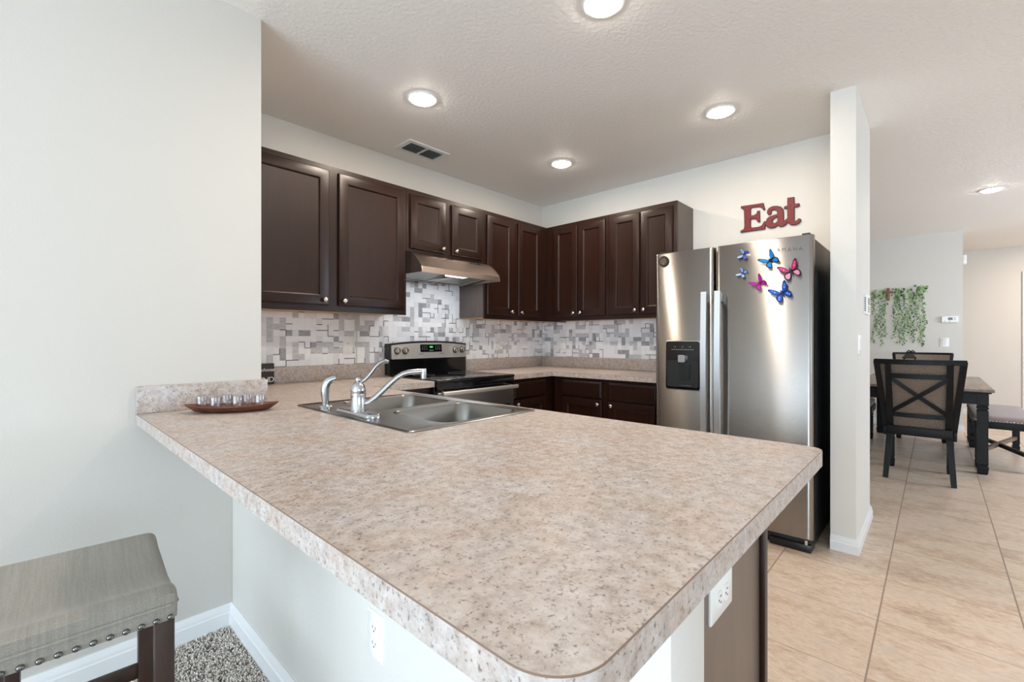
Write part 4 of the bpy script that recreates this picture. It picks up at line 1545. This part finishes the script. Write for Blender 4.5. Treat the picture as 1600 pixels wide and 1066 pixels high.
# chair, local: faces +x
def make_chair(label):
    r = thing('dining_chair', label, 'chair', (0, 0, 0), 'black dining chairs with tweed upholstery')
    Z0, Z1 = .41, 1.02

    def P(s, z, off=0.0):
        k = (z - Z0) / (Z1 - Z0)
        hwid = .218 + (.272 - .218) * k
        x = -.185 - .215 * max(0, k) ** 1.15
        return Vector((x + .9 * (hwid * s) ** 2 + off, hwid * s, z))
    # upholstered back
    m = MB()
    ns, nz = 14, 10
    G = []
    for off in (.012, .040):
        G.append([[m.bm.verts.new(P(-.95 + 1.9 * i / ns, .40 + (1.0 - .40) * j / nz, off)) for i in range(ns + 1)] for j in range(nz + 1)])
    for g in G:
        for j in range(nz):
            for i in range(ns):
                m.f([g[j][i], g[j][i + 1], g[j + 1][i + 1], g[j + 1][i]])
    for j in range(nz):
        for i in (0, ns):
            m.f([G[0][j][i], G[0][j + 1][i], G[1][j + 1][i], G[1][j][i]])
    for i in range(ns):
        for j in (0, nz):
            m.f([G[0][j][i], G[0][j][i + 1], G[1][j][i + 1], G[1][j][i]])
    bk = m.build('backrest', 'tweed', r, smooth=50)
    SIDE = (0, 1, 0)
    m = MB(); m.bar([P(-1.03 + 2.06 * i / 12, 1.005) for i in range(13)], .042, .040, (0, 0, 1)); m.build('top_rail', 'black_paint', r)
    for s in (-1, 1):
        m = MB(); m.bar([P(s * (1.0 - .02 * (1 - i / 10)), .40 + .61 * i / 10) for i in range(11)], .040, .032, SIDE); m.build('outer_post', 'black_paint', r)
    for s in (-1, 1):
        pts = [Vector((-.275, s * .213, 0)), Vector((-.252, s * .207, .10)), Vector((-.222, s * .196, .25)), Vector((-.197, s * .188, .38))]
        for i in range(9):
            z = .43 + .57 * i / 8
            q = P(.84 - .13 * i / 8, z)
            pts.append(Vector((q.x - .004, s * (.186 + .006 * i / 8), z)))
        m = MB(); m.bar(pts, [.036, .038, .042, .045, .045, .045, .044, .043, .042, .041, .040, .039, .038], .040, SIDE); m.build('leg', 'black_paint', r)
    yi = .185
    for z, w in ((.885, .040), (.545, .036)):
        m = MB(); m.bar([Vector((P(0, z).x + .9 * (yi * t) ** 2 - .004, yi * t, z)) for t in (-1, -.6, -.2, .2, .6, 1)], w, .026, (0, 0, 1)); m.build('back_rail', 'black_paint', r)
    for s in (-1, 1):
        pts = []
        for t in (-1, -.5, 0, .5, 1):
            z = .715 + .155 * t
            pts.append(Vector((P(0, z).x + .9 * (yi * t) ** 2 - .004 + .002 * s, s * yi * t, z)))
        m = MB(); m.bar(pts, .030, .020, (0, -s * .155, yi)); m.build('cross_brace', 'black_paint', r)
    m = MB()
    m.loft([[(x, y, z) for x, y in rrect(.052, 0, .215 - i, .226 - i, .04, 5)] for i, z in ((.006, .43), (0, .44), (0, .475), (.01, .492), (.04, .502))])
    m.build('seat', 'tweed', r, smooth=50)
    m = MB(); m.box((-.222, -.206, .372), (-.188, .206, .446), .004)
    m.box((.2505, -.234, .355), (.272, .234, .43), .004)
    for s in (-1, 1):
        m.box((-.186, s * .222 - .012, .355), (.25, s * .222 + .012, .43), .004)
    m.build('seat_frame', 'black_paint', r)
    for s in (-1, 1):
        sq_leg(.225, s * .20, .428, .05, 'leg', r)
    return r


ch = make_chair('black dining chair with crossed back, nearest, seen from behind at the table end')
c_far = copy_tree(ch)
c_side = copy_tree(ch)
ch.location = (1.60, -2.967, 0)
c_far.location = (3.70, -2.945, 0); c_far.rotation_euler = (0, 0, pi)
c_far['label'] = 'black dining chair at the far end of the table, only its top showing'
c_side.location = (2.985, -2.275, 0); c_side.rotation_euler = (0, 0, -pi / 2)
c_side['label'] = 'dining chair on the left side of the table, mostly hidden by the white column'

ln = thing('table_lantern', 'small black metal lantern on the dining table', 'lantern', (2.8, -2.865, .755))
LX, LY = 2.8, -2.865
m = MB(); m.box((LX - .055, LY - .055, .7552), (LX + .055, LY + .055, .775), .003); m.build('base', 'black_matte', ln)
m = MB()
for a in (-1, 1):
    for c in (-1, 1):
        m.box((LX + a * .045 - .006, LY + c * .045 - .006, .774), (LX + a * .045 + .006, LY + c * .045 + .006, .992))
m.build('frame', 'black_matte', ln)
m = MB(); m.box((LX - .041, LY - .041, .7755), (LX + .041, LY + .041, .990)); m.build('pane', 'glass', ln)
m = MB(); m.loft([rect(LX, LY, h, z) for h, z in ((.055, .989), (.064, .996), (.050, 1.008), (.036, 1.030), (.030, 1.036))]); m.build('roof', 'black_matte', ln)
m = MB(); m.tube([(LX, LY + .028 * cos(a), 1.034 + .036 * sin(a)) for a in [pi * i / 10 for i in range(11)]], .0035, 8)
for s in (-1, 1):
    m.tube([(LX, LY - .01, 1.060), (LX, LY - .01 + s * .018, 1.073), (LX, LY - .01 + s * .032, 1.060), (LX, LY - .01 + s * .012, 1.050), (LX, LY - .01, 1.060)], .007, 8)
m.build('handle', 'black_matte', ln)

# ------------------------------------------------------------------ dining wall decoration
cr = thing('wall_cross', 'small brown wooden cross on the dining wall between the hanging vines', 'cross', (4.49, -2.588, 1.82))
m = MB(); m.box((4.480, -2.602, 1.735), (4.4995, -2.572, 1.912), .003); m.build('upright', 'cross', cr)
m = MB(); m.box((4.4785, -2.640, 1.838), (4.4995, -2.535, 1.868), .003); m.build('crossbar', 'cross', cr)

VN = [(-2.432, 1.15, 'first'), (-2.478, 1.26, 'second'), (-2.515, 1.11, 'third'), (-2.548, 1.23, 'fourth'),
      (-2.652, 1.22, 'first'), (-2.690, 1.33, 'second'), (-2.722, 1.14, 'third'), (-2.760, 1.12, 'fourth'), (-2.800, 1.25, 'fifth'), (-2.838, 1.17, 'sixth'), (-2.874, 1.30, 'seventh'), (-2.918, 1.14, 'eighth'), (-2.952, 1.11, 'ninth')]
LEAF = [(0, 0), (.30, .30), (.34, .62), (0, 1.0), (-.34, .62), (-.30, .30)]
for i, (vy, zb, od_) in enumerate(VN):
    rv = random.Random(100 + i)
    side = 'left' if i < 4 else 'right'
    zt = 1.90 + (0.02 if vy < -2.85 else 0) + rv.uniform(-.01, .01)
    if i < 4:
        lab = '%s hanging strand of artificial green vine from the white column, left of the wooden cross' % od_
    else:
        lab = '%s hanging strand of artificial green vine to the right of the wooden cross' % od_
    r = thing('vine_garland', lab, 'vine', (4.49, vy, zt), 'green vine strands on the dining wall')
    npt = 18
    path = []
    for k in range(npt):
        t = k / (npt - 1)
        path.append(Vector((4.493 - .017 * (i % 3) - .002 * rv.random(), vy + .014 * sin(t * 9 + i) + rv.uniform(-.006, .006), zt + (zb - zt) * t)))
    m = MB(); m.tube(path, .0015, 5); m.build('stem', 'leaf_b', r)
    m = MB()
    nl = int((zt - zb) / .0125)
    for k in range(nl):
        t = (k + rv.random()) / nl
        q = path[min(int(t * (npt - 1)), npt - 1)]
        fat = 1.35 if t < .18 else 1.0
        p = Vector((q.x - rv.uniform(.000, .006), q.y + rv.uniform(-.021, .021) * fat, zt + (zb - zt) * t))
        L = rv.uniform(.018, .030) * fat
        a = rv.uniform(-1.2, 1.2) + pi
        tilt = rv.uniform(-.6, .6)
        mm = Matrix.Translation(p) @ Matrix.Rotation(tilt, 4, 'Z') @ Matrix.Rotation(a, 4, 'X')
        m.mi = rv.choice((0, 0, 1, 2, 2, 2))
        vs = [m.bm.verts.new(mm @ Vector((-.0025 if abs(x) < .01 else 0, x * L, z * L))) for x, z in LEAF]
        m.f([vs[0], vs[1], vs[2], vs[3]]); m.f([vs[0], vs[3], vs[4], vs[5]])
    m.build('leaves', ['leaf_a', 'leaf_b', 'leaf_c'], r, smooth=0, keep=True)
